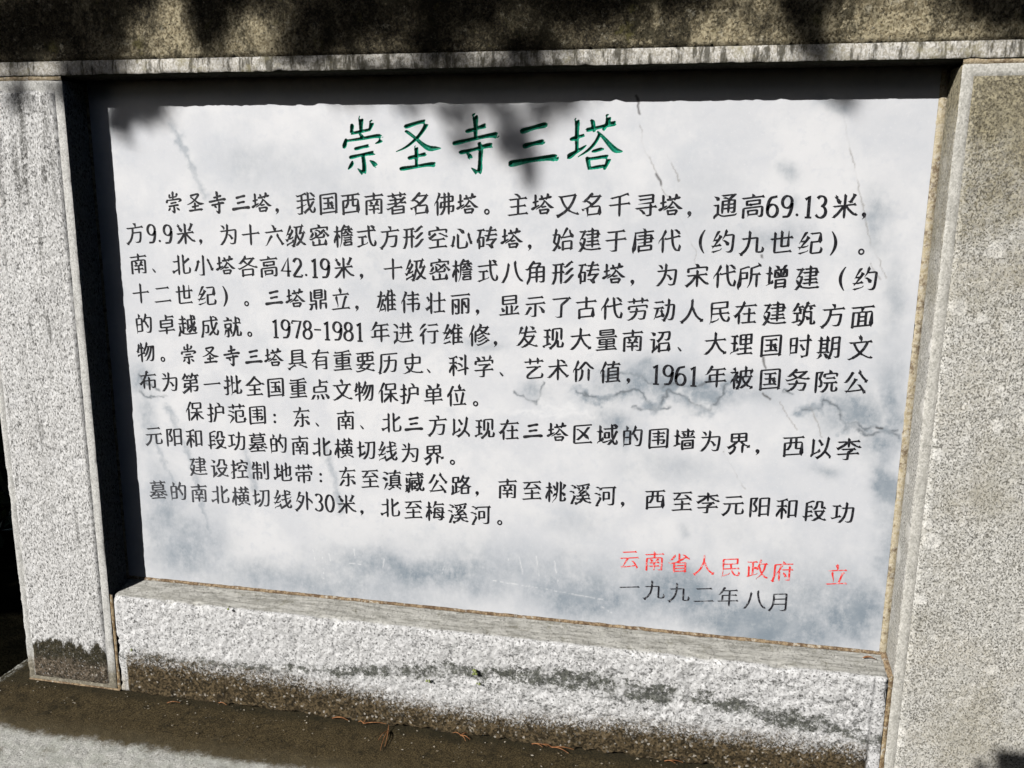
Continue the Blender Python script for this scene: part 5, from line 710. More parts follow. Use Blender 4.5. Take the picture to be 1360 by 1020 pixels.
# green paint in the cut title, marble on the lips of the cut
m = Mat('green_paint', .38, .45)
g = m.mix((.0, .13, .075), (.008, .27, .165), m.step(m.noise(120, 3), .35, .65))
g = m.mix(g, (.008, .03, .022), m.mul(m.step(m.noise(90, 4, .7, w=2.), .56, .68), .6))
m.col(m.mix(marble_color(m), g, m.step(m.attr('cut'), -.0001, .0004)))
GREEN = m.m
def paint(name, c, worn, amount, faded=False):
    m = Mat(name, .5, .3)
    w = m.noise(170, 4, .75)
    k = m.mul(m.step(w, .50, .64), amount)
    if faded:                               # rubbed almost away at the lower left of the text
        q = m.mul(m.step(m.add(m.z, m.mul(m.x, .45)), .46, .26), m.step(m.noise(150, 4, .75, w=4.), .36, .56))
        k = m.mx(k, m.mul(q, .72))
    m.col(m.mix(c, worn, k))
    return m.m
BLACK = paint('black_paint', (.010, .010, .013), (.13, .135, .15), .35, True)
BLACK_WORN = paint('worn_black_paint', (.015, .015, .02), (.34, .35, .37), .6)
RED = paint('red_paint', (.80, .045, .04), (.72, .50, .50), .95)
# ------------------------------------------------------------------ stone blocks
def block_faces(x0, x1, y0, y1, z0, z1, r, faces='fblrtk'):
    """grids over the faces of a box: f front, k back, b bottom, t top, l left, r right"""
    def grid(o, u, v, nu, nv):
        a, b = np.meshgrid(np.linspace(0, 1, nu + 1), np.linspace(0, 1, nv + 1), indexing='ij')
        P = np.array(o, float) + a[..., None] * np.array(u, float) + b[..., None] * np.array(v, float)
        i = np.arange((nu + 1) * (nv + 1)).reshape(nu + 1, nv + 1)
        q = np.stack([i[:-1, :-1], i[1:, :-1], i[1:, 1:], i[:-1, 1:]], -1).reshape(-1, 4)
        return P.reshape(-1, 3), q
    dx, dy, dz = x1 - x0, y1 - y0, z1 - z0
    n = lambda d: max(1, int(round(d / r)))
    F = dict(f=((x0, y0, z0), (dx, 0, 0), (0, 0, dz), n(dx), n(dz)),
             k=((x1, y1, z0), (-dx, 0, 0), (0, 0, dz), n(dx) // 5 + 1, n(dz) // 5 + 1),
             b=((x0, y1, z0), (dx, 0, 0), (0, -dy, 0), n(dx), n(dy)),
             t=((x0, y0, z1), (dx, 0, 0), (0, dy, 0), n(dx), n(dy)),
             l=((x0, y1, z0), (0, -dy, 0), (0, 0, dz), n(dy), n(dz)),
             r=((x1, y0, z0), (0, dy, 0), (0, 0, dz), n(dy), n(dz)))
    co, qs, k = [], [], 0
    for c in faces:
        p, q = grid(*F[c]); co.append(p); qs.append(q + k); k += len(p)
    return np.concatenate(co), np.concatenate(qs)

def rough_box(P, box, rad, chip, amp, seed, relief=None):
    """round the edges unevenly, roughen the faces; relief(P) pushes the front face out"""
    x0, x1, y0, y1, z0, z1 = box
    lo, hi = np.array([x0, y0, z0]), np.array([x1, y1, z1])
    S = P + seed * 3.1
    rr = (rad + chip * np.clip(fbm(S, 26, 4, .6) - .5, 0, 1) * 3)[:, None]
    inner = np.clip(P, lo + rr, hi - rr)
    v = P - inner
    L = np.linalg.norm(v, axis=1, keepdims=True)
    k = (np.abs(v) > 1e-9).sum(1, keepdims=True)
    Q = np.where(k > 1, inner + v / np.maximum(L, 1e-9) * rr, P)
    Nn = np.stack([fbm(S + 5, 90, 3, .65), fbm(S + 9, 90, 3, .65), fbm(S + 13, 90, 3, .65)], 1) - .5
    front = (np.abs(P[:, 1] - y0) < 1e-6)
    m = np.ones(len(P))
    if relief is not None:
        h, m = relief(P)
        Q[:, 1] -= np.where(front, h, 0)
    Q += Nn * amp * m[:, None]
    return Q

def split_obj(name, co, quads, pick, mat, parent, label=None):
    q = quads[pick]
    u, inv = np.unique(q.ravel(), return_inverse=True)
    return mesh_obj(name, co[u], inv.reshape(-1, 4), mat, parent)

# ------------------------------------------------------------------ ground and plinth
def make_ground():
    n = 90
    t = np.linspace(-1, 1, n); t = np.sign(t) * np.abs(t) ** 2.6 * 60
    X, Y = np.meshgrid(t + .7, t - 1, indexing='ij')
    P = np.stack([X, Y, np.full(X.shape, GROUND)], -1)
    P[..., 2] += (fbm(P, 1.3, 4) - .5) * .05
    i = np.arange(n * n).reshape(n, n)
    q = np.stack([i[:-1, :-1], i[1:, :-1], i[1:, 1:], i[:-1, 1:]], -1).reshape(-1, 4)
    m = Mat('dark_soil', 1., 0.)
    m.c = m.mix((.003, .003, .002), (.009, .008, .005), m.step(m.noise(14, 6, .7), .35, .65))
    m.h = m.noise(60, 5, .7); m.bd = .02
    o = mesh_obj('ground', P.reshape(-1, 3), q, done(m))
    o['kind'] = 'structure'
make_ground()

box = (-.285, 2.15, -.30, .46, GROUND - .04, FOOT)
P, q = block_faces(*box, .006, 'ftlr')
Q = rough_box(P, box, .008, .02, .004, 2.)
top = np.abs(P[:, 2] - FOOT) < 1e-6
Q[:, 2] += np.where(top, (fbm(P, 12, 4) - .5) * .006, 0)
plinth = empty('stone_plinth', (.75, .08, GROUND), 'long mossy brown stone plinth with a bare pale rim under the framed tablet', 'plinth')
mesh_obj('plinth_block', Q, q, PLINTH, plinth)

# ------------------------------------------------------------------ stone frame
frame = empty('stone_surround', (.75, .15, FOOT), 'weathered grey granite frame of two pillars, a dark stained lintel and a white crusted sill', 'stone surround')
PH = H - .006                                           # top of the pillars
def margin_relief(mx0, mx1, mz0, mz1, raise_, amp):
    """flat chiselled border (outside the four limits), raised pecked field inside"""
    def f(P):
        d = np.minimum(np.minimum(P[:, 0] - mx0, mx1 - P[:, 0]), np.minimum(P[:, 2] - mz0, mz1 - P[:, 2]))
        d = d + (fbm(P, 40, 3) - .5) * .004
        k = sstep(d, -.001, .004)
        groove = np.exp(-(d / .0022) ** 2)
        h = k * raise_ + k * (fbm(P, 160, 3, .7) - .5) * amp - groove * .0018
        return h, .35 + .65 * k
    return f
def inside(P, q, mx0, mx1, mz0, mz1, y0):
    c = P[q].mean(1)
    jag = (fbm(c, 70, 3) - .5) * .003
    d = np.minimum(np.minimum(c[:, 0] - mx0, mx1 - c[:, 0]), np.minimum(c[:, 2] - mz0, mz1 - c[:, 2])) + jag
    fr = np.abs(P[q][:, :, 1] - y0).max(1) < 1e-6
    return fr, d > 0
def pillar(x0, x1, mat, bmat, lim, seed, z0=FOOT):
    box = (x0, x1, 0, .30, z0, PH)
    P, q = block_faces(*box, .0036, 'flrt')
    Q = rough_box(P, box, .0030, .007, .0012, seed, margin_relief(*lim, .0022, .0034))
    fr, ins = inside(P, q, *lim, 0)
    o = split_obj('pillar', Q, q, (fr & ins) | ~fr, mat, frame)
    split_obj('border_band', Q, q, fr & ~ins, bmat, o)
    return o
pl = pillar(-.212, -.0015, PILLAR_WHITE, BORDER_WHITE, (-.196, -.019, FOOT + .012, PH - .020), 1.)
pl['label'] = 'whitish left pillar with brown moss at its foot'
pr = pillar(W + .006, 2.0, PILLAR_GREY, BORDER_GREY, (W + .0245, 1.98, -9, PH - .018), 4.)
pr['label'] = 'wide grey right pillar with pale lichen discs'
# lintel
box = (-.33, 2.05, -.002, .34, H, H + .30)
lim = (-9, 9, H + .0255, 9)
P, q = block_faces(*box, .0042, 'fblrt')
Q = rough_box(P, box, .0035, .012, .0026, 6., margin_relief(*lim, .003, .006))
fr, ins = inside(P, q, *lim, -.002)
bot = np.abs(P[q][:, :, 2] - H).max(1) < 1e-6
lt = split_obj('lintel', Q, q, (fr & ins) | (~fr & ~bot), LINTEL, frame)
lt['label'] = 'dark stained lintel across the top'
split_obj('border_band', Q, q, fr & ~ins, BORDER_LINTEL, lt)
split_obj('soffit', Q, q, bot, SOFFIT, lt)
# sill: front flush with the pillars, top face rising gently to the tablet
box = (.0065, W - .0005, .001, .30, FOOT + .001, 0)
P, q = block_faces(*box, .0032, 'ftlr')
lim = (.024, W - .022, -9, 9)
Q = rough_box(P, box, .003, .022, .0036, 8., margin_relief(*lim, .0025, .006))
up = np.clip(P[:, 1], 0, .07) / DEP * .0148
Q[:, 2] += up * sstep(P[:, 2], -.03, 0)
sill = mesh_obj('sill', Q, q, SILL, frame)
sill['label'] = 'white crusted sill with a brown mossy lower half'

# mortar joints: lumpy strips
def joint(a, b, width, depth, mat, seed, nrm=(0, -1, 0), name='mortar_joint', jag=.35):
    a, b, nrm = Vector(a), Vector(b), Vector(nrm)
    L = (b - a).length; t = (b - a).normalized(); s = t.cross(nrm).normalized()
    n = max(4, int(L / .004)); k = 6
    co, q = [], []
    for i in range(n + 1):
        c = a + t * (L * i / n)
        for j in range(k + 1):
            u = j / k * 2 - 1
            p0 = np.array([[*(c + s * (u * width * .5))]]) + seed
            nz = float(fbm(p0, 55, 4, .6)[0]) - .5
            nw = float(fbm(p0 + 7, 45, 4, .6)[0]) - .5
            bulge = depth * (1 - u * u * .8)
            p = c + s * (u * width * .5 * (1 + jag * 2 * nw)) + nrm * (bulge + nz * depth * 1.2)
            co.append(p)
    for i in range(n):
        for j in range(k):
            v = i * (k + 1) + j
            q.append((v, v + 1, v + k + 2, v + k + 1))
    return mesh_obj(name, np.array([tuple(v) for v in co]), np.array(q), mat, frame)
joint((.0025, .0015, FOOT + .002), (.0025, .0015, .004), .0065, .0014, MORTAR_BROWN, 1.)
joint((W + .0028, .0015, FOOT + .002), (W + .0028, .0015, .006), .0075, .0012, MORTAR_BROWN, 2.)
joint((-.212, .002, H - .003), (-.004, .002, H - .003), .0075, .0014, MORTAR, 3.)
joint((W + .007, .002, H - .003), (2.0, .002, H - .003), .0075, .0014, MORTAR, 4.)
joint((W + .0005, DEP + .001, .012), (W + .0005, DEP + .001, H), .0135, .0024, MORTAR_PALE, 5., jag=.4)
joint((-.002, DEP + .001, .012), (-.002, DEP + .001, H), .012, .002, MORTAR_PALE, 9.)
joint((.0, DEP - .0005, .0172), (W, DEP - .0005, .0172), .0075, .003, MORTAR_DARK, 6., (0, -.6, .8))
joint((W + .003, .002, .002), (W + .001, DEP, .0172), .010, .0022, MORTAR_DARK, 7., (-.5, 0, .85))
joint((-.210, -.001, FOOT + .003), (.006, -.001, FOOT + .003), .0035, .0012, MORTAR_DARK, 8., (0, -.8, .6))

# ------------------------------------------------------------------ the tablet
tablet = empty('inscribed_tablet', (.75, DEP + .02, .015), 'white marble tablet with blue-grey veins and carved Chinese writing, set inside the granite frame', 'stone tablet')
SX0, SX1, SZ0, SZ1 = .0045, W - .0065, .0185, H + .012
STEP = .0015
NX, NZ = int(round((SX1 - SX0) / STEP)), int(round((SZ1 - SZ0) / STEP))
def seg_dist(X, Z, lines, wfun, jit=.0):
    """strength of a set of drawn lines at the points X, Z"""
    out = np.zeros(X.shape)
    if jit:
        PP = np.stack([X, Z, X * 0], -1)
        X = X + (fbm(PP, 90, 4, .6) - .5) * jit; Z = Z + (fbm(PP + 31, 90, 4, .6) - .5) * jit
    for ln in lines:
        for (ax, az), (bx, bz) in zip(ln[:-1], ln[1:]):
            m = (X > min(ax, bx) - .04) & (X < max(ax, bx) + .04) & (Z > min(az, bz) - .04) & (Z < max(az, bz) + .04)
            if not m.any(): continue
            x, z = X[m], Z[m]
            dx, dz = bx - ax, bz - az
            t = np.clip(((x - ax) * dx + (z - az) * dz) / (dx * dx + dz * dz + 1e-12), 0, 1)
            d = np.hypot(x - ax - t * dx, z - az - t * dz)
            out[m] = np.maximum(out[m], wfun(d))
    return out
def marble_attrs(X, Z):
    PP = np.stack([X, Z, X * 0], -1)
    wx = X + (fbm(PP, 16, 5, .6) - .5) * .07; wz = Z + (fbm(PP + 50, 16, 5, .6) - .5) * .05
    cl = np.zeros(X.shape)
    for cx, cz, rx, rz, a in CLOUD:
        cl = np.maximum(cl, a * np.exp(-(((wx - cx) / rx) ** 2 + ((wz - cz) / rz) ** 2) * 1.1))
    cl += .10 * sstep(fbm(PP + 8, 5, 5, .55), .5, .75)
    cl = np.maximum(cl, seg_dist(X, Z, SOFT, lambda d: .34 * np.exp(-(d / .007) ** 2), .02))
    near = seg_dist(X, Z, VEIN[:4], lambda d: .5 * np.exp(-(d / .012) ** 2), .03)
    cl = np.maximum(cl, near)
    patch = .35 + .65 * sstep(fbm(PP + 3, 60, 3), .38, .6)
    v = seg_dist(X, Z, VEIN, lambda d: np.exp(-(d / .0024) ** 2), .013) * patch
    c = .8 * seg_dist(X, Z, CRACK, lambda d: np.exp(-(d / .0010) ** 2), .009) * (.15 + .85 * sstep(fbm(PP + 5, 40, 3), .40, .6))
    s = .75 * seg_dist(X, Z, SPOT, lambda d: sstep(d, .0034, .0008), .007)
    w = seg_dist(X, Z, WHITE_L, lambda d: np.exp(-(d / .0010) ** 2), .003) * sstep(fbm(PP + 6, 220, 2), .36, .6)
    wv = seg_dist(X, Z, WVEIN, lambda d: np.exp(-(d / .007) ** 2), .03) * sstep(fbm(PP + 4, 30, 3), .3, .6)
    return dict(cloud=cl, vein=v, crack=c, spot=s, scratch=w, wvein=wv)
def set_marble(o, X, Z):
    for k, v in marble_attrs(X, Z).items(): attr(o, k, v)

# brush strokes --------------------------------------------------------------
def decode(ss):
    return [([(s[i] / 200, s[i + 1] / 200) for i in range(1, len(s), 2)], s[0] // 2, s[0] % 2) for s in ss]
TITLE = '崇圣寺三塔'
STROKES = {k: decode(v) for k, v in GLYPH.items()}
PUNCT = {'，': [[(.26, .12), (.20, .03), (.10, -.08)]], '、': [[(.10, .16), (.24, .02)]]}

def ribbons(ch, w):
    """list of (left, right) outlines in em units; returns also the advance box"""
    if ch in TITLE: return title_ribbons(ch, w / .09)
    dg = ch in '0123456789'
    res = []
    for pts, fa, fb in STROKES[ch]:
        if dg:
            r = nib(pts, w)
        else:
            r = brush(pts, fa, fb, w, 0. if ch in TITLE else .13)
        if r: res.append(r)
    return res
def nib(P, w0):
    """digits written with a broad nib: thick uprights, thin cross strokes"""
    n = len(P); Lf, Rt = [], []
    cl = math.dist(P[0], P[-1]) < .02
    for i, (x, y) in enumerate(P):
        a, b = P[max(0, i - 1)], P[min(n - 1, i + 1)]
        if cl and i in (0, n - 1): a, b = P[n - 2], P[1]
        dx, dy = b[0] - a[0], b[1] - a[1]; l = math.hypot(dx, dy) or 1
        dx, dy = dx / l, dy / l
        w = w0 * (.55 + .75 * abs(dy + dx * .15)) / 2
        Lf.append((x - dy * w, y + dx * w)); Rt.append((x + dy * w, y - dx * w))
    return Lf, Rt

class Lettering:
    def __init__(s): s.co, s.q, s.k = [], [], 0
    def ribbon(s, l, r, y):
        i = len(s.co)
        for a, b in zip(l, r): s.co += [(a[0], y, a[1]), (b[0], y, b[1])]
        for j in range(len(l) - 1): s.q.append((i + 2 * j, i + 2 * j + 1, i + 2 * j + 3, i + 2 * j + 2))
    def layer(s):
        s.k += 1
        return DEP - .00030 - .000012 * (s.k % 24)
    def char(s, ch, cx, cz, sx, sz, w):
        if ch in '，、':
            p = PUNCT[ch][0]
            if ch == '，':
                c = [(.17 + .085 * math.cos(t), .06 + .085 * math.sin(t)) for t in np.linspace(0, 2 * math.pi, 15)]
                s.fan([(cx + (x - .5) * sx, cz + (y - .36) * sz) for x, y in c])
                l, r = [(.255, .05), (.23, -.03), (.10, -.13)], [(.13, .01), (.15, -.05), (.09, -.145)]
            else:
                l, r = [(.10, .17), (.20, .10), (.27, .01)], [(.08, .15), (.13, .05), (.21, -.03)]
            s.ribbon([(cx + (x - .5) * sx, cz + (y - .36) * sz) for x, y in l], [(cx + (x - .5) * sx, cz + (y - .36) * sz) for x, y in r], s.layer())
        elif ch == '。':
            T = np.linspace(0, 2 * math.pi, 19)
            s.ribbon([(cx + (-.26 + .125 * math.cos(t)) * sx, cz + (-.30 + .125 * math.sin(t)) * sz) for t in T],
                     [(cx + (-.26 + .058 * math.cos(t)) * sx, cz + (-.30 + .058 * math.sin(t)) * sz) for t in T], s.layer())
        elif ch == '：':
            for y in (-.28, .04): s.fan([(cx + (-.25 + .07 * math.cos(t)) * sx, cz + (y + .07 * math.sin(t)) * sz) for t in np.linspace(0, 2 * math.pi, 13)])
        elif ch in '（）':
            d = 1 if ch == '（' else -1
            T = np.linspace(-1, 1, 13)
            c = [(cx + d * (.12 + .17 * t * t) * sx, cz + .46 * t * sz, w * sz * (.62 - .38 * t * t)) for t in T]
            s.ribbon([(x - h, z) for x, z, h in c], [(x + h, z) for x, z, h in c], s.layer())
        else:
            for l, r in ribbons(ch, w * (1.95 if ch in TITLE else 1)):
                f = (lambda p: (cx + (p[0] - .5) * sx * 1.06, cz + (p[1] - .5) * sz * .95)) if ch in TITLE else (lambda p: (cx + (p[0] - .5) * sx, cz + (p[1] - .38) * sz))
                s.ribbon([f(p) for p in l], [f(p) for p in r], s.layer())
    def fan(s, pts):
        y = s.layer(); n = len(pts)
        cx = sum(p[0] for p in pts[:-1]) / (n - 1); cz = sum(p[1] for p in pts[:-1]) / (n - 1)
        s.ribbon(pts, [(cx, cz)] * n, y)
    def number(s, txt, cx, cz, em, w, ez):
        adv = {'.': .30, '-': .42, '1': .50}
        Ws = [adv.get(c, .555) for c in txt]; tot = sum(Ws)
        x = cx - tot * em / 2
        for c, a in zip(txt, Ws):
            if c == '.': s.fan([(x + (.13 + .058 * math.cos(t)) * em, cz + (-.345 + .058 * math.sin(t)) * em) for t in np.linspace(0, 2 * math.pi, 13)])
            elif c == '-': s.ribbon([(x + .04 * em, cz + .045 * em), (x + .38 * em, cz + .045 * em)], [(x + .04 * em, cz - .03 * em), (x + .38 * em, cz - .03 * em)], s.layer())
            else:
                for l, r in ribbons(c, w):
                    f = lambda p: (x + (p[0] + .0) * em, cz + (p[1] - .385) * ez)
                    s.ribbon([f(p) for p in l], [f(p) for p in r], s.layer())
            x += a * em

# marble face with the title windows cut out of the coarse grid ----------------
kind, tz, tr, tl = LINES[0]
EM = .1045
holes, title_cells = [], []
for ch, cx in tl:
    i0, i1 = int((cx - .058 - SX0) / STEP), int((cx + .058 - SX0) / STEP)
    cz = tz + tr * cx
    j0, j1 = int((cz - .060 - SZ0) / STEP), int((cz + .060 - SZ0) / STEP)
    i0 = max(i0, holes[-1][1]) if holes else i0
    holes.append((i0, i1, j0, j1, ch, cx, cz))
gx = SX0 + np.arange(NX + 1) * STEP; gz = SZ0 + np.arange(NZ + 1) * STEP
X, Z = np.meshgrid(gx, gz, indexing='ij')
ii = np.arange((NX + 1) * (NZ + 1)).reshape(NX + 1, NZ + 1)
quads = np.stack([ii[:-1, :-1], ii[1:, :-1], ii[1:, 1:], ii[:-1, 1:]], -1)
keep = np.ones((NX, NZ), bool)
for h in holes: keep[h[0]:h[1], h[2]:h[3]] = False
allX, allZ, allY, allQ = [X.ravel()], [Z.ravel()], [np.full(X.size, DEP)], [quads[keep]]
base = X.size
SUB = 3
chars = []
for (i0, i1, j0, j1, ch, cx, cz) in holes:
    fx = SX0 + (i0 + np.arange((i1 - i0) * SUB + 1) / SUB) * STEP
    fz = SZ0 + (j0 + np.arange((j1 - j0) * SUB + 1) / SUB) * STEP
    A, B = np.meshgrid(fx, fz, indexing='ij')
    mask = np.zeros(A.shape, bool)
    for l, r in ribbons(ch, .155):
        l = np.array(l); r = np.array(r)
        for k in range(len(l) - 1):
            Q4 = (np.array([l[k], l[k + 1], r[k + 1], r[k]]) - .5) * EM + np.array([cx, cz])
            lo, hi = Q4.min(0) - .001, Q4.max(0) + .001
            m = (A > lo[0]) & (A < hi[0]) & (B > lo[1]) & (B < hi[1])
            a, b = A[m], B[m]
            t = [(Q4[(i + 1) % 4][0] - Q4[i][0]) * (b - Q4[i][1]) - (Q4[(i + 1) % 4][1] - Q4[i][1]) * (a - Q4[i][0]) for i in range(4)]
            mask[m] |= (np.minimum.reduce(t) >= -1e-9) | (np.maximum.reduce(t) <= 1e-9)
    for _ in range(3):                      # no stray crumbs at the turns of a stroke
        p = np.pad(mask, 1).astype(int)
        near = sum(p[1 + i:1 + i + mask.shape[0], 1 + j:1 + j + mask.shape[1]] for i in (-1, 0, 1) for j in (-1, 0, 1))
        mask = near >= 5
    # depth grows with the distance to the edge of the stroke: a V-shaped cut
    cell = STEP / SUB
    dist = np.where(mask, 12., 0.)
    pad = np.pad(mask, 12)
    n0, n1 = mask.shape
    for dx in range(-11, 12):
        for dz in range(-11, 12):
            rr = math.hypot(dx, dz)
            if 0 < rr < 11.5:
                out = ~pad[12 + dx:12 + dx + n0, 12 + dz:12 + dz + n1]
                dist = np.where(out & mask, np.minimum(dist, rr), dist)
    for _ in range(2):
        p = np.pad(dist, 1, mode='edge')
        dist = (p[1:-1, 1:-1] * 2 + p[:-2, 1:-1] + p[2:, 1:-1] + p[1:-1, :-2] + p[1:-1, 2:]) / 6
    cut = (dist - .62) * cell
    dep = np.clip(cut, 0, .0036) * 1.45
    fi = np.arange(A.size).reshape(A.shape)
    fq = np.stack([fi[:-1, :-1], fi[1:, :-1], fi[1:, 1:], fi[:-1, 1:]], -1)
    isc = np.maximum.reduce([cut[:-1, :-1], cut[1:, :-1], cut[1:, 1:], cut[:-1, 1:]]) > 0
    allX.append(A.ravel()); allZ.append(B.ravel()); allY.append(np.full(A.size, DEP)); allQ.append(fq[~isc] + base); base += A.size
    chars.append((A, B, dep, cut, fq[isc]))
aX, aZ, aY = map(np.concatenate, (allX, allZ, allY)); aQ = np.concatenate(allQ)
u, inv = np.unique(aQ.ravel(), return_inverse=True)
aX, aZ, aY = aX[u], aZ[u], aY[u]
slab = mesh_obj('marble_face', np.stack([aX, aY, aZ], 1), inv.reshape(-1, 4), MARBLE, tablet, smooth=False)
set_marble(slab, aX, aZ)
for (A, B, dep, cut, fq) in chars:
    u, inv = np.unique(fq.ravel(), return_inverse=True)
    x, z = A.ravel()[u], B.ravel()[u]
    o = mesh_obj('title_character', np.stack([x, DEP + dep.ravel()[u], z], 1), inv.reshape(-1, 4), GREEN, tablet, smooth=False)
    set_marble(o, x, z); attr(o, 'cut', cut.ravel()[u])
# the body of the slab behind its face
bx = [(SX0, DEP, SZ0), (SX1, DEP, SZ0), (SX1, DEP, SZ1), (SX0, DEP, SZ1), (SX0, DEP + .05, SZ0), (SX1, DEP + .05, SZ0), (SX1, DEP + .05, SZ1), (SX0, DEP + .05, SZ1)]
mesh_obj('marble_slab_body', bx, [(0, 1, 5, 4), (1, 2, 6, 5), (2, 3, 7, 6), (3, 0, 4, 7), (4, 5, 6, 7)], MARBLE_EDGE, tablet, False)

for n, (kind, z0, rise, toks) in enumerate(LINES[1:]):
    sx, sz, w = (.0405, .0425, .099) if kind == 'body' else ((.039, .041, .080) if kind == 'red' else (.0405, .041, .080))
    phrases, cur = [], []
    for t, x in toks:                       # one part for each phrase between two punctuation marks
        if t == '立' and kind == 'red': phrases.append(cur); cur = []
        cur.append((t, x))
        if t in '，。、：）': phrases.append(cur); cur = []
    if cur: phrases.append(cur)
    for ph in phrases:
        LT = Lettering()
        for t, x in ph:
            cz = z0 + rise * x
            if t[0] in '0123456789': LT.number(t, x, cz, .0402, .098, .0465)
            else: LT.char(t, x, cz, sx, sz, w)
        mat = BLACK if kind == 'body' else (RED if kind == 'red' else BLACK_WORN)
        o = mesh_obj('inscription_phrase', LT.co, np.array(LT.q), mat, tablet, smooth=False)
        if kind == 'red': o['label'] = 'red painted writing naming who set up the tablet' if len(ph) > 1 else 'single red character at the end of the red line'
        if kind == 'date': o['label'] = 'black date line below the red line'
# ------------------------------------------------------------------ litter and weeds on the plinth
m = Mat('dry_needle', .7); m.col(m.mix((.22, .09, .035), (.36, .17, .07), m.step(m.noise(120), .4, .6))); NEEDLE = m.m
def tube_points(co, q, pts, r0, r1, k=5):
    i0 = len(co); n = len(pts)
    for i, p in enumerate(pts):
        p = Vector(p); a = Vector(pts[max(0, i - 1)]); b = Vector(pts[min(n - 1, i + 1)])
        t = (b - a).normalized(); s = t.cross(Vector((.3, .2, 1))).normalized(); w = s.cross(t)
        r = r0 + (r1 - r0) * i / max(1, n - 1)
        for j in range(k):
            an = 2 * math.pi * j / k
            co.append(tuple(p + s * (r * math.cos(an)) + w * (r * math.sin(an))))
    for i in range(n - 1):
        for j in range(k):
            q.append((i0 + i * k + j, i0 + i * k + (j + 1) % k, i0 + (i + 1) * k + (j + 1) % k, i0 + (i + 1) * k + j))
def needles(x, y, rays, label, z=FOOT + .003):
    o = empty('pine_needle', (x, y, z), label, 'pine needle', 'dry orange pine needles fallen on the plinth')
    for ang, L, curve in rays:
        pts = []
        a = math.radians(ang); px, py = x, y
        for i in range(7):
            pts.append((px, py, z + .0016 + .0035 * math.sin(i / 6 * math.pi)))
            a += math.radians(curve) / 6
            px += math.cos(a) * L / 6; py += math.sin(a) * L / 6
        co, q = [], []
        tube_points(co, q, pts, .0010, .0005)
        mesh_obj('needle_blade', co, np.array(q), NEEDLE, o)
needles(.130, -.026, [(8, .026, 10)], 'short single needle lying left of the others on the brown moss near the left pillar')
needles(.478, -.006, [(4, .034, -8), (9, .026, 4)], 'straight orange needle pair lying left of the big forked bundle')
needles(.545, -.010, [(5, .045, 10), (160, .012, 10), (75, .012, 0)], 'bent orange needle bundle with a stub sticking up, at the foot of the sill')
needles(.600, -.022, [(-88, .062, 6), (-70, .050, -14), (100, .018, 10), (-110, .034, 10)], 'big forked needle bundle pointing down across the dark moss')
needles(.742, -.008, [(-25, .022, 0), (160, .018, 10), (35, .014, 0), (-50, .02, 0)], 'small splayed needle tuft in the middle of the ledge at the sill foot')
needles(.880, -.006, [(-6, .030, 8), (-14, .022, 0)], 'thin dull needle just left of the rightmost bundle')
needles(.918, -.008, [(-4, .042, 10), (-16, .036, -6), (170, .02, 0)], 'rightmost orange needle bundle on the ledge')
needles(.232, -.004, [(-12, .02, 0)], 'tiny needle against the foot of the sill near its left end')
needles(1.128, -.006, [(2, .034, 5), (-7, .02, 0)], 'faint brown needle at the lower edge of the photo by the sill foot')
needles(1.463, .040, [(-20, .022, 30), (10, .018, 0)], 'reddish needle scrap in the joint at the lower right corner of the tablet', .0135)

m = Mat('pale_grit', .9); m.col(m.mix((.16, .13, .085), (.42, .38, .31), m.step(m.noise(60), .35, .65))); GRIT = m.m
rg = np.random.default_rng(5)
co, tr = [], []
for k in range(200):
    x = rg.uniform(-.24, 1.5); y = -.004 - abs(rg.normal()) * .05
    if y < -.15: continue
    s = rg.uniform(.0007, .0019); b = len(co)
    d = rg.normal(size=(6, 3)) * .3 + np.array([[1, 0, 0], [-1, 0, 0], [0, 1, 0], [0, -1, 0], [0, 0, .8], [0, 0, -.8]])
    co += [tuple(v) for v in d * s * [1.3, 1, .8] + [x, y, FOOT + .002 + s * .4]]
    tr += [(b + i, b + j, b + l) for i, j, l in ((0, 2, 4), (2, 1, 4), (1, 3, 4), (3, 0, 4), (2, 0, 5), (1, 2, 5), (3, 1, 5), (0, 3, 5))]
grit = mesh_obj('grit', co, None, GRIT, None, False, tris=np.array(tr))
grit['kind'] = 'stuff'; grit['label'] = 'pale grit and crumbs scattered over the brown moss of the plinth'; grit['category'] = 'grit'

m = Mat('young_leaf', .6); m.col(m.mix((.15, .19, .05), (.27, .30, .11), m.noise(80))); LEAF_G = m.m
def weed(x, z, n, size, label):
    o = empty('weed_sprig', (x, -.004, z), label, 'weed', 'tiny weeds sprouting on the sill')
    rnd = random.Random(int(x * 1000))
    for k in range(n):
        a = rnd.uniform(0, 6.28); r = rnd.uniform(.2, 1) * size * 1.6
        cx, cz = x + math.cos(a) * r * .7, z + math.sin(a) * r
        y = -.007 - rnd.uniform(0, .004)
        s = size * rnd.uniform(.6, 1.1); pts = []
        for j in range(9):
            t = 2 * math.pi * j / 9
            pts.append((cx + s * math.cos(t) * .8, y - .0012 * math.cos(t * 2), cz + s * math.sin(t) * .8))
        c = [(cx, y - .0025, cz)] + pts
        back = [(p[0], p[1] + .0012, p[2]) for p in c]
        tr = [(0, 1 + j, 1 + (j + 1) % 9) for j in range(9)] + [(10, 11 + (j + 1) % 9, 11 + j) for j in range(9)]
        qd = [(1 + j, 11 + j, 11 + (j + 1) % 9, 1 + (j + 1) % 9) for j in range(9)]
        lf = mesh_obj('leaf', c + back, np.array(qd), LEAF_G, o, tris=np.array(tr))
    co, q = [], []
    tube_points(co, q, [(x, .0, z - .002), (x, -.005, z), (x + .002, -.007, z + size * 1.2)], .0008, .0005)
    mesh_obj('stem', co, np.array(q), LEAF_G, o)
weed(.770, -.071, 5, .0036, 'largest sprig of tiny round green leaves in the middle of the white sill front')
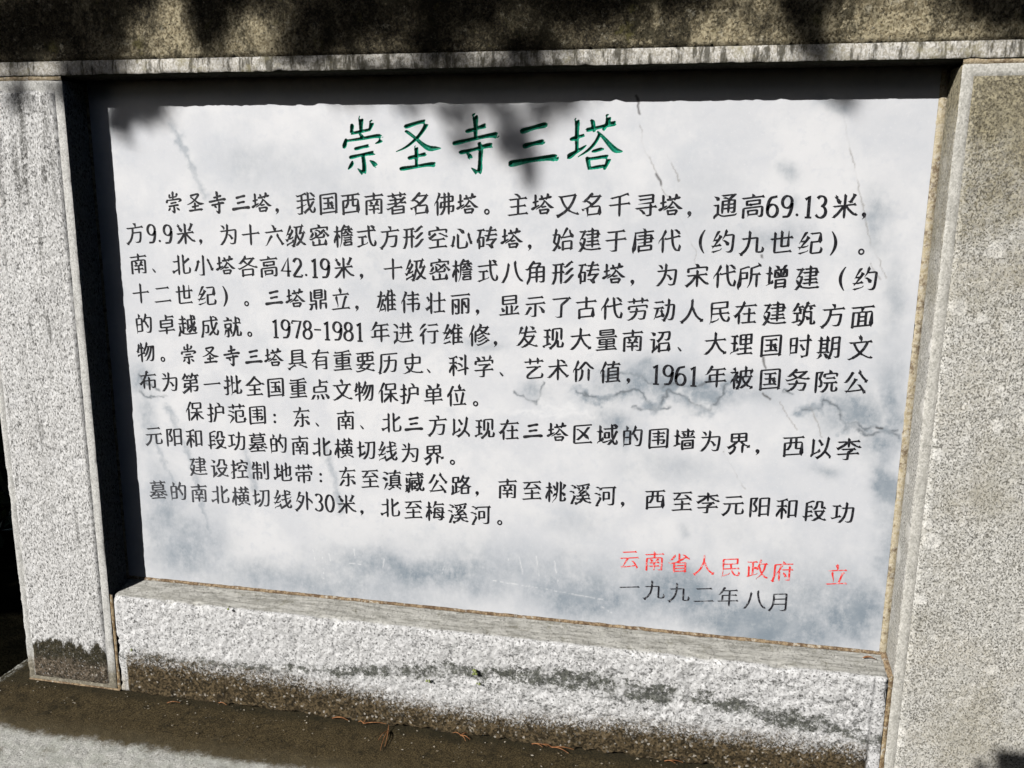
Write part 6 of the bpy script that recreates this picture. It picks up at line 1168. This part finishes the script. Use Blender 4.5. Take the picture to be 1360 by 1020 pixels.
weed(.776, -.094, 2, .0030, 'small yellow-green sprig right below the largest sprig')
weed(.678, -.101, 3, .0034, 'olive sprig on the moss belt left of the largest sprig')
weed(.268, .0075, 2, .0026, 'tiny green sprig at the front edge of the sill top near the left pillar')
weed(.045, -.112, 2, .0030, 'yellow-green sprig at the top of the brown stain beside the left joint')

# ------------------------------------------------------------------ dark shrubs beyond the left end of the wall
def leaf_cloud(name, pts, size, mat, parent, rnd, slim=.35, droop=.0):
    """many pointed leaf-shaped quads"""
    n = len(pts)
    d = rnd.normal(size=(n, 3)); d[:, 2] -= droop; d /= np.linalg.norm(d, axis=1, keepdims=True)
    s = np.cross(d, rnd.normal(size=(n, 3))); s /= np.linalg.norm(s, axis=1, keepdims=True)
    L = size * rnd.uniform(.6, 1.3, (n, 1)); w = L * slim
    co = np.stack([pts - d * L * .5, pts + s * w * .5, pts + d * L * .5, pts - s * w * .5], 1).reshape(-1, 3)
    q = np.arange(n * 4).reshape(n, 4)
    return mesh_obj(name, co, q, mat, parent, False)
m = Mat('shrub_leaf', .55); m.col(m.mix((.008, .016, .006), (.03, .055, .018), m.step(m.noise(9), .3, .7))); SHRUB = m.m
m = Mat('bark', .9); m.c = m.mix((.05, .038, .026), (.13, .10, .07), m.step(m.noise(1, 5, .7, m.scale((60, 60, 8))), .35, .65)); m.h = m.noise(40, 4); m.bd = .01; BARK = done(m)
def shrub(x, y, rx, h, n, label, seed):
    rnd = np.random.default_rng(seed)
    o = empty('shrub', (x, y, GROUND), label, 'shrub', 'dark shrubs behind the left end of the frame')
    c = rnd.normal(size=(26, 3)) * [rx * .45, rx * .4, h * .24] + [x, y, GROUND + h * .55]
    p = c[rnd.integers(0, 26, n)] + rnd.normal(size=(n, 3)) * rx * .16
    p[:, 2] = np.maximum(p[:, 2], GROUND + .03)
    p[:, 1] = np.maximum(p[:, 1], .52)
    leaf_cloud('foliage', p, .075, SHRUB, o, rnd)
    co, q = [], []
    for k in range(7):
        e = c[k]
        tube_points(co, q, [(x + .05 * math.cos(k), y + .05 * math.sin(k), GROUND - .03), ((x + e[0]) / 2, (y + e[1]) / 2, GROUND + h * .3), tuple(e)], .014, .005)
    mesh_obj('stem', co, np.array(q), BARK, o)
shrub(-1.05, 1.75, .62, 1.5, 5200, 'dark shrub showing through the gap beside the left pillar', 3)
shrub(-.35, 2.05, .60, 1.6, 5200, 'dark shrub hidden behind the frame, right of the one in the gap', 4)
shrub(-1.75, 1.25, .55, 1.5, 4200, 'dark shrub farthest to the left beyond the plinth', 5)

# ------------------------------------------------------------------ the tree whose boughs shade the top of the frame
m = Mat('needle_leaf', .6); m.col(m.mix((.022, .045, .015), (.055, .085, .03), m.noise(6))); NEEDLES = m.m
tree = empty('pine_tree', (.35, -3.9, GROUND), 'pine tree standing in front of the tablet, its drooping boughs dappling the lintel with shade', 'tree')
def toward(x, z, dist, y=0.):
    return np.array([x, y, z]) - np.array(SUN) * dist
rnd = np.random.default_rng(21)
clumps = []   # (point on the wall, height, radius x, radius z, count, distance)
def shade(x, z, rx, rz, n, dist=2.9, y=0.): clumps.append((x, z, rx, rz, n, dist, y))
for a in CLUMPS: shade(*a)
pts = []
limb_ends = []
for (x, z, rx, rz, n, dist, y) in clumps:
    c = toward(x, z, dist, y)
    g = rnd.normal(size=(n, 3)) * [rx * .5, .12, rz * .5]
    p = c + g[:, :1] * [[1, 0, 0]] + g[:, 2:] * [[0, 0, 1]] + g[:, 1:2] * np.array(SUN)   # deep along the light
    pts.append(p)
    limb_ends.append(tuple(c + np.array([0, 0, rz * .4])))
leaf_cloud('crown', np.concatenate(pts), .055, NEEDLES, tree, rnd, .10, 1.2)
co, q = [], []
tube_points(co, q, [(.35, -3.9, GROUND - .1), (.38, -3.92, 1.2), (.30, -3.85, 3.0), (.36, -3.8, 5.6)], .15, .06, 10)
mesh_obj('trunk', co, np.array(q), BARK, tree)
for k, sp in enumerate([(-1.75, -2.05, 3.10), (-1.0, -2.0, 3.10), (-.1, -1.95, 3.10)]):
    co, q = [], []
    s0 = Vector((.31, -3.85, 4.85 + .25 * k)); e = Vector(sp)
    tube_points(co, q, [tuple(s0), tuple(s0.lerp(e, .4) + Vector((0, 0, .25))), tuple(s0.lerp(e, .8) + Vector((0, 0, .15))), tuple(e)], .05, .012, 7)
    mesh_obj('limb', co, np.array(q), BARK, tree)
def clear_of_sun(p):
    """leave out the leaves that would stand between the sun and the frame"""
    t = np.maximum(-p[:, 1], 0) / SUN.y
    x, z = p[:, 0] + SUN.x * t, p[:, 2] + SUN.z * t
    return p[~((p[:, 1] < 0) & (x > -.75) & (x < 2.2) & (z > -1.0) & (z < 1.22))]
def crown_points(n, c, r):
    p = rnd.normal(size=(n, 3)); p /= np.linalg.norm(p, axis=1, keepdims=True)
    return clear_of_sun(p * rnd.uniform(.45, 1., (n, 1)) ** .6 * r + np.array(c))
leaf_cloud('sky_dimming_crown', crown_points(5200, (-.6, -3.9, 5.6), (2.4, 1.6, 1.3)), .24, NEEDLES, tree, rnd, .3, .3)  # extra high foliage, added to cover part of the sky
m = Mat('broad_leaf', .6); m.col(m.mix((.014, .026, .009), (.035, .055, .02), m.noise(4))); BROAD = m.m
for (x, y, c, r, n, lab) in [
    (.6, 2.4, (.5, 1.5, 3.4), (3.4, 2.9, 1.2), 9000, 'added tree behind the stone surround, its crown dimming the sky above it'),
    (4.6, -1.2, (4.5, -1.4, 2.2), (2.0, 2.8, 2.9), 8000, 'added tree to the right of the stone surround, dimming the sky'),
    (-4.3, .2, (-4.2, .3, 2.2), (1.8, 2.6, 2.9), 8000, 'added tree to the left of the stone surround, dimming the sky'),
    (3.0, -5.4, (2.9, -5.2, 2.2), (2.8, 1.5, 3.2), 8000, 'added tree behind the viewer on the right, dimming the sky'),
    (-2.0, -5.9, (-1.9, -5.6, 1.4), (2.9, 1.3, 2.2), 8000, 'added low broad tree behind the viewer on the left, dimming the sky')]:
    o = empty('sky_dimming_tree', (x, y, GROUND), lab, 'tree', 'unseen trees added to dim the sky')  # unseen trees, added so less sky light reaches the recess
    leaf_cloud('crown', crown_points(n, c, r), .26, BROAD, o, rnd, .5)
    co, q = [], []
    tube_points(co, q, [(x, y, GROUND - .1), (x + .05, y, 1.), (c[0], c[1], c[2] + .3)], .14, .05, 9)
    mesh_obj('trunk', co, np.array(q), BARK, o)

# ------------------------------------------------------------------ added post, stand-in for the unseen thing shading the lower right
post = empty('stand_in_post', (.40, -1.62, GROUND), 'added square wooden post with cap and batten beside the viewer, stand-in for the unseen thing that throws the lower right shadow', 'post')
m = Mat('old_wood', .8); m.c = m.mix((.12, .075, .04), (.26, .17, .10), m.step(m.noise(1, 4, .6, m.scale((50, 50, 5))), .35, .65)); m.h = m.noise(30); m.bd = .003; WOOD = done(m)
def plain_box(name, x0, x1, y0, y1, z0, z1, mat, parent, b=.004):
    bm = bmesh.new(); bmesh.ops.create_cube(bm, size=1)
    for v in bm.verts: v.co = Vector((x0 + (v.co.x + .5) * (x1 - x0), y0 + (v.co.y + .5) * (y1 - y0), z0 + (v.co.z + .5) * (z1 - z0)))
    bmesh.ops.bevel(bm, geom=bm.edges[:], offset=b, segments=2, affect='EDGES')
    me = bpy.data.meshes.new(name); bm.to_mesh(me); bm.free(); me.materials.append(mat)
    o = bpy.data.objects.new(name, me); COL.objects.link(o)
    return place(o, parent)
PT = toward(1.678, -.103, 2.42)
plain_box('post_shaft', PT[0], PT[0] + .10, PT[1] - .10, PT[1], GROUND - .05, PT[2] - .025, WOOD, post)
plain_box('post_cap', PT[0] - .002, PT[0] + .104, PT[1] - .104, PT[1], PT[2] - .025, PT[2], WOOD, post)
plain_box('side_batten', PT[0] - .026, PT[0] - .012, PT[1] - .012, PT[1], GROUND - .05, PT[2] - .026, WOOD, post, .002)
plain_box('side_rail', PT[0] - .025, PT[0] + .01, PT[1] - .010, PT[1] - .002, PT[2] - .30, PT[2] - .27, WOOD, post, .002)
